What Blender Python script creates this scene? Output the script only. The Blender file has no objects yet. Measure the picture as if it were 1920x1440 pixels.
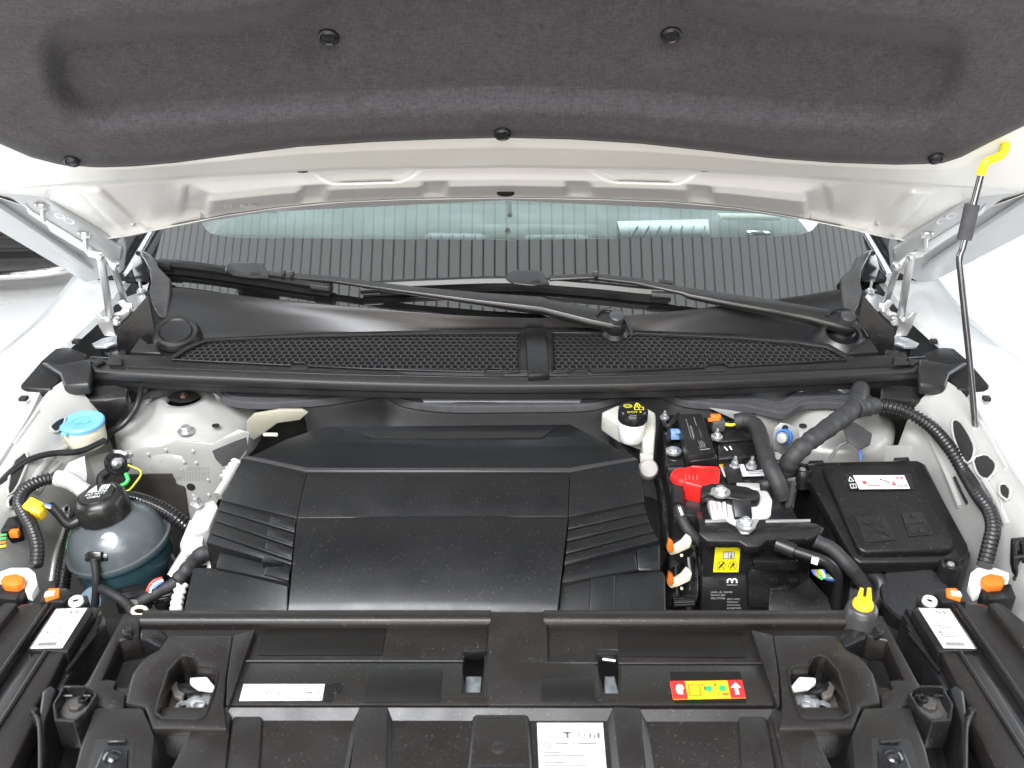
import bpy, bmesh, math, random
from mathutils import Vector, Matrix
from mathutils.geometry import tessellate_polygon
random.seed(7)
# ------------------------------------------------------------------ camera, light, exposure
S = bpy.context.scene
C = bpy.context.scene.collection
CAMZ, PITCH, F = 1.75, math.radians(28), 1800.0
cam = bpy.data.cameras.new('camera'); camo = bpy.data.objects.new('camera', cam); C.objects.link(camo)
cam.sensor_width = 36; cam.lens = F/1920*36; cam.clip_start = .02; cam.clip_end = 200
camo.location = (0, 0, CAMZ); camo.rotation_euler = (math.pi/2-PITCH, 0, 0)
cam.dof.use_dof = True; cam.dof.focus_distance = 1.72; cam.dof.aperture_fstop = 7.0
S.camera = camo
S.view_settings.view_transform = 'Standard'; S.view_settings.look = 'None'; S.view_settings.gamma = 1
S.view_settings.exposure = 0.0
W = bpy.data.worlds.new('World'); S.world = W; W.use_nodes = True
W.node_tree.nodes['Background'].inputs[0].default_value = (.80, .91, 1, 1)
W.node_tree.nodes['Background'].inputs[1].default_value = .14
def area(name, loc, target, sx, sy, power, col=(1, 1, 1)):
    l = bpy.data.lights.new(name, 'AREA'); l.shape = 'RECTANGLE'; l.size = sx; l.size_y = sy
    l.energy = power; l.color = col
    o = bpy.data.objects.new(name, l); C.objects.link(o); o.location = loc
    o.rotation_euler = (Vector(target)-Vector(loc)).to_track_quat('-Z', 'Y').to_euler()
    return o
area('ceiling_light_front', (-1.1, -.95, 4.25), (-.5, .5, 0), 2.6, 1.4, 430, (.94, .96, 1))
area('added_fill_front_floor', (0, -3.3, 4.25), (0, -3.0, 0), 4.5, 1.6, 330, (1, .96, .91))  # added fill lamp: bounces off the front floor to brighten the hood underside
area('showroom_window_light_front', (-1.0, -5.0, 1.5), (0, 1.2, 1.4), 7, 2.0, 340, (1, .92, .82))
area('showroom_window_light_left', (-5.4, 3.2, 2.1), (0, 2.4, 3.4), 5, 2.8, 360, (.90, .96, 1))
area('showroom_window_light_right', (5.4, 3.2, 2.1), (0, 2.4, 3.4), 5, 2.8, 330, (.90, .96, 1))
area('showroom_window_light_rear', (0, 8.5, 2.0), (0, 2.0, 1.6), 8, 2.8, 560, (.80, .91, 1))

# ------------------------------------------------------------------ helpers
cP, sP = math.cos(PITCH), math.sin(PITCH)
CAM = Vector((0, 0, CAMZ))
def ray(px, py):
    a = (px-960)/F; b = (720-py)/F
    return Vector((a, b*sP+cP, b*cP-sP))
def Z(px, py, z):
    d = ray(px, py); return CAM+d*((z-CAMZ)/d.z)
def Y(px, py, y):
    d = ray(px, py); return CAM+d*(y/d.y)
HA = math.radians(55); HO = Vector((0, 1.60, 1.243))
HN = Vector((0, -math.sin(HA), -math.cos(HA))); HU = Vector((0, -math.cos(HA), math.sin(HA)))
def H(px, py, off=0.0):
    d = ray(px, py); o = HO+HN*off
    return CAM+d*((o-CAM).dot(HN)/d.dot(HN))
def P(p, z=None):
    if isinstance(p, Vector): return p.copy()
    if len(p) == 3: return Z(*p)
    return Z(p[0], p[1], z)
ROOTS = []
def thing(name, label, cat, group=None):
    o = bpy.data.objects.new(name, None); C.objects.link(o); o.empty_display_size = .05
    o['label'] = label; o['category'] = cat
    if group: o['group'] = group
    ROOTS.append(o); return o
def tag(o, label, cat, group=None):
    o['label'] = label; o['category'] = cat
    if group: o['group'] = group
    return o
def finish(name, bm, mat, parent=None, bevel=0, seg=2, ang=30, smooth=40, label=None, recalc=True):
    if recalc: bmesh.ops.recalc_face_normals(bm, faces=bm.faces)
    if bevel:
        es = [e for e in bm.edges if len(e.link_faces) == 2 and e.calc_face_angle(0) > math.radians(ang)]
        if es: bmesh.ops.bevel(bm, geom=es, offset=bevel, segments=seg, profile=.5, affect='EDGES', clamp_overlap=True)
    me = bpy.data.meshes.new(name); bm.to_mesh(me); bm.free()
    return link(name, me, mat, parent, smooth, label)
def link(name, me, mat, parent=None, smooth=40, label=None):
    if smooth:
        for p in me.polygons: p.use_smooth = True
        if smooth < 180: me.set_sharp_from_angle(angle=math.radians(smooth))
    if not me.materials: me.materials.append(mat)
    o = bpy.data.objects.new(name, me); C.objects.link(o)
    if parent: o.parent = parent
    if label: o['label'] = label
    return o
def slab_bm(bm, pts, th, holes=(), ext=None):
    """closed plate: top outline pts (Vectors), extruded by th along ext (default straight down)"""
    e = (ext or Vector((0, 0, -1)))*th
    loops = [list(pts)]+[list(h) for h in holes]
    flat = [p for l in loops for p in l]
    tr = tessellate_polygon(loops)
    a = [bm.verts.new(p) for p in flat]; b = [bm.verts.new(p+e) for p in flat]
    if len(loops) == 1 and len(pts) == 4:
        bm.faces.new(a); bm.faces.new(b[::-1])
    else:
        for t in tr:
            try: bm.faces.new([a[i] for i in t]); bm.faces.new([b[i] for i in t[::-1]])
            except ValueError: pass
    k = 0
    for l in loops:
        n = len(l)
        for i in range(n):
            j = (i+1) % n
            bm.faces.new((a[k+i], a[k+j], b[k+j], b[k+i]))
        k += n
    bmesh.ops.dissolve_limit(bm, angle_limit=math.radians(.4), verts=bm.verts, edges=bm.edges)
def slab(name, pts, z, th, mat, parent=None, bevel=.002, holes=(), ext=None, label=None, seg=2):
    bm = bmesh.new()
    slab_bm(bm, [P(p, z) for p in pts], th, [[P(p, z) for p in h] for h in holes], ext)
    return finish(name, bm, mat, parent, bevel, seg=seg, label=label)
def catmull(pts, n):
    if len(pts) == 2: return [pts[0].lerp(pts[1], i/n) for i in range(n+1)]
    out = []; q = [pts[0]*2-pts[1]]+list(pts)+[pts[-1]*2-pts[-2]]
    for i in range(1, len(q)-2):
        for k in range(n):
            t = k/n; a, b, c, d = q[i-1], q[i], q[i+1], q[i+2]
            out.append(.5*((2*b)+(c-a)*t+(2*a-5*b+4*c-d)*t*t+(3*b-a-3*c+d)*t**3))
    out.append(pts[-1].copy()); return out
def resample(pts, step):
    L = [0]
    for a, b in zip(pts, pts[1:]): L.append(L[-1]+(b-a).length)
    n = max(2, int(L[-1]/step)); out = []; j = 0
    for i in range(n+1):
        s = L[-1]*i/n
        while j < len(pts)-2 and L[j+1] < s: j += 1
        d = L[j+1]-L[j]
        out.append(pts[j].lerp(pts[j+1], (s-L[j])/d if d > 1e-9 else 0))
    return out
def tube_bm(bm, pts, rad, seg=12, cap=True):
    n = len(pts); up = None; rings = []
    for i, p in enumerate(pts):
        t = (pts[min(i+1, n-1)]-pts[max(i-1, 0)]).normalized()
        if up is None: up = t.orthogonal().normalized()
        up = (up-t*up.dot(t)).normalized(); s = t.cross(up)
        r = rad(i) if callable(rad) else rad
        rings.append([bm.verts.new(p+(up*math.cos(2*math.pi*k/seg)+s*math.sin(2*math.pi*k/seg))*r) for k in range(seg)])
    for a, b in zip(rings, rings[1:]):
        for k in range(seg): bm.faces.new((a[k], a[(k+1) % seg], b[(k+1) % seg], b[k]))
    if cap: bm.faces.new(rings[0][::-1]); bm.faces.new(rings[-1])
def tube(name, pts, r, mat, parent=None, z=None, seg=12, step=.006, straight=False, label=None, wob=0):
    p = [P(q, z) for q in pts]
    nm_ = mat.name if mat else ''
    if nm_ in ('braided_sleeve', 'cloth_tape') and not straight: step = .0026
    if not straight: p = resample(catmull(p, 10), step)
    bm = bmesh.new()
    ph = random.random()*9
    def rad(i):
        k = r*(1+wob*math.sin(i*.71+ph)*math.sin(i*.23+ph*2))
        if nm_ == 'braided_sleeve': k *= 1+.035*(i % 2)
        if nm_ == 'cloth_tape': k *= 1+.09*((i*1.0+3*math.sin(i*.11+ph)) % 7)/7
        return k
    tube_bm(bm, p, rad, seg)
    return finish(name, bm, mat, parent, smooth=60, label=label)
def corrugated(name, pts, r, mat, parent=None, z=None, pitch=.0042, depth=.16, label=None):
    p = resample(catmull([P(q, z) for q in pts], 12), pitch/4)
    bm = bmesh.new(); tube_bm(bm, p, lambda i: r*(1 if i % 4 < 2 else 1-depth), 14)
    return finish(name, bm, mat, parent, smooth=80, label=label)
def frame(axis):
    a = axis.normalized(); u = a.orthogonal().normalized()
    if abs(a.z) > .5: u = (Vector((1, 0, 0))-a*a.x).normalized()
    return u, a.cross(u), a
def lathe_bm(bm, prof, loc, axis=Vector((0, 0, 1)), seg=32, rmod=None):
    u, v, a = frame(axis); rings = []
    for r, h in prof:
        if r < 1e-6: rings.append([bm.verts.new(loc+a*h)]); continue
        ring = []
        for k in range(seg):
            t = 2*math.pi*k/seg; rr = r*(rmod(k, r, h) if rmod else 1)
            ring.append(bm.verts.new(loc+a*h+(u*math.cos(t)+v*math.sin(t))*rr))
        rings.append(ring)
    for A, B in zip(rings, rings[1:]):
        if len(A) == 1 and len(B) == 1: continue
        for k in range(seg):
            j = (k+1) % seg
            if len(A) == 1: bm.faces.new((A[0], B[k], B[j]))
            elif len(B) == 1: bm.faces.new((A[k], A[j], B[0]))
            else: bm.faces.new((A[k], A[j], B[j], B[k]))
def lathe(name, prof, loc, mat, parent=None, axis=Vector((0, 0, 1)), seg=32, smooth=35, rmod=None, label=None):
    bm = bmesh.new(); lathe_bm(bm, prof, loc, axis, seg, rmod)
    return finish(name, bm, mat, parent, smooth=smooth, label=label)
def box_bm(bm, c, sx, sy, sz, rot=None):
    m = Matrix.Translation(c) @ (rot.to_4x4() if rot else Matrix()) @ Matrix.Diagonal((sx, sy, sz, 1))
    bmesh.ops.create_cube(bm, size=1, matrix=m)
def box(name, c, sx, sy, sz, mat, parent=None, rot=None, bevel=.0015, label=None):
    bm = bmesh.new(); box_bm(bm, c, sx, sy, sz, rot)
    return finish(name, bm, mat, parent, bevel, label=label)
def euler(x=0, y=0, z=0):
    from mathutils import Euler
    return Euler((math.radians(x), math.radians(y), math.radians(z))).to_matrix()
def loft(name, curves, mat, parent=None, th=0, smooth=60, closed=False, label=None):
    """surface through rows of points (same count); th>0 gives it a back face"""
    bm = bmesh.new(); rows = [[bm.verts.new(p) for p in c] for c in curves]
    n = len(rows[0])
    for a, b in zip(rows, rows[1:]):
        for i in range(n-1): bm.faces.new((a[i], a[i+1], b[i+1], b[i]))
    if closed:
        for i in range(n-1): bm.faces.new((rows[-1][i], rows[-1][i+1], rows[0][i+1], rows[0][i]))
    bmesh.ops.recalc_face_normals(bm, faces=bm.faces)
    if th: bmesh.ops.solidify(bm, geom=list(bm.faces), thickness=th)
    return finish(name, bm, mat, parent, smooth=smooth, label=label)
def curve(pts, n=8, z=None): return catmull([P(p, z) for p in pts], n)
def interp(tab, x):
    if x <= tab[0][0]: return tab[0][1]
    for (a, b), (c, d) in zip(tab, tab[1:]):
        if x <= c: return b+(d-b)*(x-a)/(c-a)
    return tab[-1][1]
def bolt(name, loc, r, mat, parent, axis=Vector((0, 0, 1)), h=.008, washer=1.7, stud=0):
    bm = bmesh.new(); w = r*washer
    lathe_bm(bm, [(0, -.002), (w, -.002), (w, .0018), (r, .0022)], loc, axis, 20)
    lathe_bm(bm, [(r, .0015), (r, h*.85), (r*.88, h), (0, h)], loc, axis, 6)
    if stud: lathe_bm(bm, [(r*.5, h*.5), (r*.5, h+stud*.8), (r*.4, h+stud), (0, h+stud)], loc, axis, 10)
    return finish(name, bm, mat, parent, smooth=30)
def bil(q, u, v):
    return q[0].lerp(q[1], u).lerp(q[3].lerp(q[2], u), v)
def qn(q):
    n = (q[1]-q[0]).cross(q[3]-q[0]).normalized()
    return -n if n.dot(CAM-q[0]) < 0 else n
def lifted(q, d):
    n = qn(q); return [p+n*d for p in q]
def sticker(name, quad, z, mat, parent, lift=.0006, th=.0005, label=None):
    q = [P(p, z) for p in quad]; n = qn(q)
    bm = bmesh.new(); slab_bm(bm, [p+n*(lift+th) for p in q], th, ext=-n)
    o = finish(name, bm, mat, parent, label=label); return o, [p+n*(lift+th) for p in q]
def marks(name, quad, polys, mat, parent, lift=.0005):
    """flat print: polygons given in the quad's own 0..1 coordinates"""
    q = lifted(quad, lift); bm = bmesh.new()
    for poly in polys:
        if len(poly) == 4 and not isinstance(poly[0], (tuple, list)):
            a, b, c, d = poly; poly = [(a, b), (c, b), (c, d), (a, d)]
        vs = [bm.verts.new(bil(q, u, v)) for u, v in poly]
        bm.faces.new(vs)
    bmesh.ops.triangulate(bm, faces=bm.faces)
    return finish(name, bm, mat, parent, smooth=0)
def ringpoly(cu, cv, ru, rv, w, n=20):
    out = []
    for k in range(n):
        a, b = 2*math.pi*k/n, 2*math.pi*(k+1)/n
        out.append([(cu+ru*math.cos(a), cv+rv*math.sin(a)), (cu+ru*math.cos(b), cv+rv*math.sin(b)),
                    (cu+ru*(1-w)*math.cos(b), cv+rv*(1-w)*math.sin(b)), (cu+ru*(1-w)*math.cos(a), cv+rv*(1-w)*math.sin(a))])
    return out
def linepoly(u0, v0, u1, v1, w, asp=1.0):
    dx, dy = (u1-u0)*asp, v1-v0; L = math.hypot(dx, dy) or 1
    nx, ny = -dy/L*w/asp, dx/L*w
    return [(u0+nx, v0+ny), (u1+nx, v1+ny), (u1-nx, v1-ny), (u0-nx, v0-ny)]
def qtext(s, quad, u, v, h, mat, parent, lift=.0005, name='lettering', align='LEFT', squeeze=1.0):
    """letters on a quad; h is the capital height in v, (u, v) the baseline start"""
    q = lifted(quad, lift)
    asp = (quad[1]-quad[0]).length/max(1e-6, (quad[3]-quad[0]).length)
    cu = bpy.data.curves.new('t', 'FONT'); cu.body = s; cu.align_x = align; cu.resolution_u = 2
    o = bpy.data.objects.new('t', cu); me = bpy.data.meshes.new_from_object(o)
    k = h/.70
    for w in me.vertices:
        w.co = bil(q, u+w.co.x*k/asp*squeeze, v-w.co.y*k)
    bpy.data.objects.remove(o); bpy.data.curves.remove(cu)
    me.name = name; me.materials.clear()
    return link(name, me, mat, parent, 0)
# ------------------------------------------------------------------ materials
def mat(name, col, rough=.5, metal=0, bump=0, bscale=600, var=0, vscale=30, spec=.5, coat=0, trans=0, alpha=1, emit=0, sheen=0, dust=0):
    m = bpy.data.materials.new(name); m.use_nodes = True; nt = m.node_tree; b = nt.nodes['Principled BSDF']
    b.inputs['Base Color'].default_value = (*col, 1); b.inputs['Roughness'].default_value = rough
    b.inputs['Metallic'].default_value = metal; b.inputs['Specular IOR Level'].default_value = spec
    b.inputs['Coat Weight'].default_value = coat; b.inputs['Coat Roughness'].default_value = .08
    b.inputs['Transmission Weight'].default_value = trans; b.inputs['Alpha'].default_value = alpha
    if sheen: b.inputs['Sheen Weight'].default_value = sheen; b.inputs['Sheen Roughness'].default_value = .6
    tc = nt.nodes.new('ShaderNodeTexCoord')
    def noise(scale, detail=4):
        n = nt.nodes.new('ShaderNodeTexNoise'); n.inputs['Scale'].default_value = scale; n.inputs['Detail'].default_value = detail
        nt.links.new(tc.outputs['Object'], n.inputs['Vector']); return n
    last = None
    if var:
        n = noise(vscale); r = nt.nodes.new('ShaderNodeMapRange'); r.inputs[1].default_value = .3; r.inputs[2].default_value = .7
        r.inputs[3].default_value = 1-var; r.inputs[4].default_value = 1+var
        nt.links.new(n.outputs['Fac'], r.inputs[0])
        mx = nt.nodes.new('ShaderNodeVectorMath'); mx.operation = 'SCALE'; mx.inputs[0].default_value = col
        nt.links.new(r.outputs[0], mx.inputs['Scale']); nt.links.new(mx.outputs[0], b.inputs['Base Color']); last = mx.outputs[0]
        rr = nt.nodes.new('ShaderNodeMapRange'); rr.inputs[1].default_value = .3; rr.inputs[2].default_value = .7
        rr.inputs[3].default_value = max(.02, rough-.07); rr.inputs[4].default_value = min(1, rough+.07)
        n2 = noise(vscale*1.7); nt.links.new(n2.outputs['Fac'], rr.inputs[0]); nt.links.new(rr.outputs[0], b.inputs['Roughness'])
    if dust:   # loose specks and a thin film of settled dust
        n = noise(420, 2); r = nt.nodes.new('ShaderNodeMapRange'); r.inputs[1].default_value = .67; r.inputs[2].default_value = .74
        r.inputs[3].default_value = 0; r.inputs[4].default_value = dust; nt.links.new(n.outputs['Fac'], r.inputs[0])
        mx = nt.nodes.new('ShaderNodeMixRGB'); mx.inputs[1].default_value = (*col, 1); mx.inputs[2].default_value = (.30, .28, .26, 1)
        nt.links.new(r.outputs[0], mx.inputs[0])
        if last: nt.links.new(last, mx.inputs[1])
        nt.links.new(mx.outputs[0], b.inputs['Base Color'])
    if bump:
        n = noise(bscale, 3); bp = nt.nodes.new('ShaderNodeBump'); bp.inputs['Strength'].default_value = bump
        bp.inputs['Distance'].default_value = .0006; nt.links.new(n.outputs['Fac'], bp.inputs['Height']); nt.links.new(bp.outputs['Normal'], b.inputs['Normal'])
    return m
BLK = mat('grained_black_plastic', (.0060, .0060, .0064), .40, bump=.10, bscale=1100, var=.18, vscale=14, dust=.45, spec=.42)
PAN = mat('charcoal_moulded_plastic', (.0115, .0100, .0093), .39, bump=.12, bscale=1000, var=.15, vscale=12, dust=.3, spec=.42)
SAT = mat('satin_black_plastic', (.008, .008, .0088), .30, var=.15, vscale=20, dust=.2)
GLB = mat('gloss_black_plastic', (.010, .010, .011), .18, var=.2, vscale=25)
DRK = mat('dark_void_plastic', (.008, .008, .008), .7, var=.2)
DEC = mat('smooth_recess_plastic', (.0055, .0050, .0046), .40, spec=.4)
RUB = mat('black_rubber', (.010, .010, .011), .40, bump=.15, bscale=500, var=.2)
FOAM = mat('charcoal_foam', (.05, .05, .055), .9, bump=.6, bscale=1400, var=.15, vscale=60)
FELT = mat('black_felt', (.018, .018, .020), .95, bump=.9, bscale=900, var=.35, vscale=120, sheen=.2)
BRAID = mat('braided_sleeve', (.016, .016, .017), .55, bump=.8, bscale=1200, var=.3, vscale=300)
TAPE = mat('cloth_tape', (.022, .022, .024), .62, bump=.5, bscale=420, var=.25, vscale=60)
SILV = mat('silver_body_paint', (.455, .455, .435), .30, .38)
WHT = mat('white_body_paint', (.62, .63, .63), .25, .1, coat=.6)
INNER = mat('cool_shade_underhood_paint', (.67, .675, .67), .30, .12, coat=.25)  # hood paint cooled: the inner panel's blue-grey shade put into its colour
GRM = mat('grille_plastic', (.016, .016, .017), .34, spec=.7)
CREAM = mat('cream_underhood_paint', (.70, .698, .672), .32, .10, coat=.25)
SHADEP = mat('dark_shade_underhood_paint', (.42, .44, .46), .34, .2, coat=.2)  # darker, bluer hood paint: shade on skin and flanges put into the colour
STEEL = mat('bright_zinc_steel', (.60, .61, .62), .33, .80)
ALU = mat('cast_aluminium', (.74, .73, .71), .36, .65, bump=.12, bscale=350)
CHR = mat('chrome', (.75, .75, .76), .10, 1)
RODM = mat('dark_polished_steel', (.20, .20, .21), .18, .9, var=.1)
WPLA = mat('white_plastic', (.72, .71, .66), .42, var=.05, vscale=40)
IVORY = mat('ivory_translucent_plastic', (.70, .66, .52), .40, var=.05, vscale=40)
PAPER = mat('white_label_paper', (.58, .575, .58), .5, var=.03, vscale=60)
YEL = mat('yellow_label', (.80, .70, .01), .4); YELP = mat('yellow_plastic', (.85, .55, .02), .35, var=.06, vscale=40)
YGRIP = mat('yellow_vinyl_grip', (.88, .70, .01), .35, var=.05)
RED = mat('red_plastic', (.72, .012, .010), .32, var=.08, vscale=50); REDL = mat('red_label', (.75, .02, .02), .4)
ORA = mat('orange_plastic', (.66, .155, .012), .40, var=.06, vscale=50); ORL = mat('orange_label', (.88, .42, .01), .4)
GRNL = mat('green_print', (.02, .35, .10), .5); BLU = mat('light_blue_plastic', (.15, .39, .64), .40, var=.06, vscale=40)
BLUE = mat('blue_plastic', (.03, .16, .55), .35); CONB = mat('pale_blue_connector', (.16, .28, .52), .4)
INK = mat('black_ink', (.02, .02, .02), .6); GINK = mat('grey_ink', (.10, .10, .105), .6); WINK = mat('white_ink', (.75, .75, .74), .6); YINK = mat('yellow_ink', (.75, .66, .02), .6); RINK = mat('red_ink', (.6, .06, .06), .6)
LINK = mat('laser_marking_grey', (.30, .29, .27), .6)
GREEN = mat('green_wire', (.04, .42, .10), .4); YG = mat('yellow_green_wire', (.55, .55, .04), .4); REDW = mat('red_wire', (.6, .05, .04), .4); WHW = mat('white_wire', (.7, .7, .7), .4); BLW = mat('blue_wire', (.08, .16, .5), .4)
TANK = mat('translucent_tank_plastic', (.085, .098, .105), .28, trans=.15)
COOL = mat('teal_coolant_shell', (.025, .060, .074), .25, var=.1, vscale=20)
GMET = mat('grey_cowl_metal', (.20, .22, .24), .38, .3, var=.12, vscale=12)
FLOORM = mat('pale_polished_floor', (.58, .57, .56), .28, var=.05, vscale=1.2, bump=.02, bscale=40)
# woven felt for the hood pad: fine streaky fibres
def felt_pad():
    m = mat('grey_fibre_pad', (.082, .078, .084), .95, sheen=.08); nt = m.node_tree; b = nt.nodes['Principled BSDF']
    tc = nt.nodes.new('ShaderNodeTexCoord'); ad = []
    for sc in ((90, 420, 420), (420, 120, 120), (40, 40, 40)):
        mp = nt.nodes.new('ShaderNodeMapping'); mp.inputs['Scale'].default_value = sc
        n = nt.nodes.new('ShaderNodeTexNoise'); n.inputs['Scale'].default_value = 1; n.inputs['Detail'].default_value = 3
        nt.links.new(tc.outputs['Object'], mp.inputs[0]); nt.links.new(mp.outputs[0], n.inputs['Vector']); ad.append(n)
    m1 = nt.nodes.new('ShaderNodeMath'); m1.operation = 'ADD'; nt.links.new(ad[0].outputs['Fac'], m1.inputs[0]); nt.links.new(ad[1].outputs['Fac'], m1.inputs[1])
    m2 = nt.nodes.new('ShaderNodeMath'); m2.operation = 'MULTIPLY_ADD'; m2.inputs[1].default_value = .45; nt.links.new(ad[2].outputs['Fac'], m2.inputs[0]); nt.links.new(m1.outputs[0], m2.inputs[2])
    r = nt.nodes.new('ShaderNodeValToRGB'); r.color_ramp.elements[0].position = .36; r.color_ramp.elements[1].position = .9
    r.color_ramp.elements[0].color = (.006, .0056, .0066, 1); r.color_ramp.elements[1].color = (.052, .0485, .0545, 1)
    dv = nt.nodes.new('ShaderNodeMath'); dv.operation = 'DIVIDE'; dv.inputs[1].default_value = 1.9; nt.links.new(m2.outputs[0], dv.inputs[0])
    nt.links.new(dv.outputs[0], r.inputs[0]); nt.links.new(r.outputs[0], b.inputs['Base Color'])
    bp = nt.nodes.new('ShaderNodeBump'); bp.inputs['Strength'].default_value = .5; bp.inputs['Distance'].default_value = .0008
    nt.links.new(m1.outputs[0], bp.inputs['Height']); nt.links.new(bp.outputs['Normal'], b.inputs['Normal'])
    return m
WIP = mat('satin_wiper_coating', (.011, .011, .012), .30, spec=.7, dust=.15)
PAD = felt_pad()
def glass_mat(name, tint, ior=1.6):
    m = bpy.data.materials.new(name); m.use_nodes = True; nt = m.node_tree; nt.nodes.clear()
    o = nt.nodes.new('ShaderNodeOutputMaterial'); mx = nt.nodes.new('ShaderNodeMixShader'); f = nt.nodes.new('ShaderNodeFresnel'); f.inputs['IOR'].default_value = ior
    t = nt.nodes.new('ShaderNodeBsdfTransparent'); t.inputs[0].default_value = (*tint, 1); g = nt.nodes.new('ShaderNodeBsdfGlossy'); g.inputs['Roughness'].default_value = .0
    nt.links.new(f.outputs[0], mx.inputs[0]); nt.links.new(t.outputs[0], mx.inputs[1]); nt.links.new(g.outputs[0], mx.inputs[2]); nt.links.new(mx.outputs[0], o.inputs[0])
    return m
GLASS = glass_mat('tinted_windshield_glass', (.66, .77, .715), 1.7)
FRIT = mat('black_ceramic_frit', (.006, .006, .006), .02); FRIT.node_tree.nodes['Principled BSDF'].inputs['IOR'].default_value = 1.9
# ------------------------------------------------------------------ setting: floor, slatted ceiling, bay floor
bm = bmesh.new(); slab_bm(bm, [Vector((-14, -8, 0)), Vector((14, -8, 0)), Vector((14, 20, 0)), Vector((-14, 20, 0))], .1)
fl = finish('floor', bm, FLOORM); fl['kind'] = 'structure'
CEILW = mat('pale_grey_ceiling_slat', (.88, .88, .87), .6); CEILB = mat('grey_ceiling_gap', (.16, .16, .16), .9)
bm = bmesh.new(); slab_bm(bm, [Vector((-3.4, .2, 4.32)), Vector((3.4, .2, 4.32)), Vector((3.4, 5.6, 4.32)), Vector((-3.4, 5.6, 4.32))], .03)
ce = finish('ceiling', bm, CEILB); ce['kind'] = 'structure'
sm = None
for i in range(-42, 43):
    if sm is None:
        s = box('ceiling_slat', Vector((0, 2.9, 0)), .0690, 5.38, .03, CEILW, ce, bevel=0); sm = s.data
    else:
        s = bpy.data.objects.new('ceiling_slat', sm); C.objects.link(s); s.parent = ce
    s.location = (i*.080, 0, 4.26)

# ------------------------------------------------------------------ car body: fenders, aprons, strut towers, firewall
from mathutils.bvhtree import BVHTree
WINGS = []
body = thing('car_body', 'white car body shell around the open engine bay with silver inner wings', 'car body')
for sgn in (0, 1):
    m = (lambda x: 1893-x) if sgn else (lambda x: x)
    sx = 1 if sgn else -1
    # outer fender: inner edge follows the bay, then rolls outward and down
    inner = curve([(m(-262), 1260, .872), (m(-155), 1100, .886), (m(-60), 960, .90), (m(0), 868, .915), (m(62), 772, .935), (m(98), 690, .955), (m(118), 652, .97), (m(140), 634, .975), (m(198), 580, .985), (m(236), 532, 1.0), (m(268), 486, 1.02)], 6)
    rows = []
    for dx, dz in ((0, -.012), (.004, 0), (.05, .004), (.10, -.004), (.15, -.03), (.18, -.08), (.19, -.16), (.19, -.5)):
        rows.append([p+Vector((sx*dx, 0, dz)) for p in inner])
    loft('fender', rows, WHT, body, th=.001, smooth=60)
    # black cavity wall between fender and scuttle
    top = curve([(m(100), 690, .945), (m(140), 640, .955), (m(200), 592, .965), (m(262), 500, .99)], 6)
    loft('scuttle_side_wall', [[p+Vector((sx*.012, 0, .0)) for p in top], [p+Vector((0, 0, -.06)) for p in top], [p+Vector((-sx*.02, 0, -.25)) for p in top]], DRK, body)
    # silver wing rail on top of the apron
    a = curve([(m(-255), 1256, .870), (m(-150), 1096, .884), (m(-60), 960, .898), (m(2), 872, .912), (m(50), 795, .93), (m(85), 740, .945), (m(120), 712, .955)], 6)
    b = curve([(m(-218), 1276, .868), (m(-115), 1118, .882), (m(-30), 985, .895), (m(40), 893, .905), (m(90), 815, .918), (m(125), 770, .925), (m(160), 742, .93)], 6)
    c = [p+Vector((-sx*.018, 0, -.030)) for p in b]; d = [p+Vector((-sx*.03, .0, -.13)) for p in b]; e = [p+Vector((-sx*.045, .0, -.24)) for p in b]; g = [p+Vector((-sx*.05, .0, -.5)) for p in b]
    wing = loft('inner_wing', [a, [q.lerp(w, .5)+Vector((0, 0, .004)) for q, w in zip(a, b)], b, c, d, e, g], SILV, body, th=.001, smooth=50); WINGS.append(BVHTree.FromPolygons([v.co for v in wing.data.vertices], [p.vertices for p in wing.data.polygons]))
    # strut tower
    cen = Z(m(345), 745, .888)
    prof = [(.030, -.01), (.034, .0), (.046, .0), (.060, -.006), (.072, -.014), (.098, -.022), (.120, -.032), (.131, -.048), (.133, -.075), (.130, -.095)]
    lathe('strut_tower', prof, cen, SILV, body, seg=56, smooth=70)
    lathe('strut_tower_well', [(0, -.045), (.028, -.045), (.036, -.008)], cen, DRK, body, seg=24)
    bm = bmesh.new()
    w = [cen+Vector((dx, dy, .0012)) for dx, dy in [(.86*u_, .86*v_) for u_, v_ in ((-.037, 0), (-.024, .020), (-.006, .025), (.016, .022), (.037, .003), (.022, -.020), (0, -.025), (-.022, -.019))]]
    slab_bm(bm, w, .001); finish('strut_opening', bm, DRK, body)
    bolt('strut_nut', cen+Vector((0, 0, -.003)), .008, mat('rusty_nut', (.13, .09, .07), .5, .7), body, h=.010, stud=.004)
    bolt('strut_bolt', cen+Vector((.028 if not sgn else -.02, -.090, -.0195)), .009, STEEL, body, h=.010)
    bolt('strut_bolt', cen+Vector((-sx*.02-.09*(0 if sgn else 1)+.09*sgn*0, .005 if not sgn else .02, -.018)) if not sgn else cen+Vector((.088, .03, -.018)), .008, STEEL, body, h=.009)
    bm = bmesh.new(); h = cen+Vector((.077 if not sgn else -.06, -.075, -.0165))
    slab_bm(bm, [h+Vector((.007*math.cos(t*.628), .006*math.sin(t*.628), .0008)) for t in range(10)], .002); finish('drain_hole', bm, DRK, body)
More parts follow.
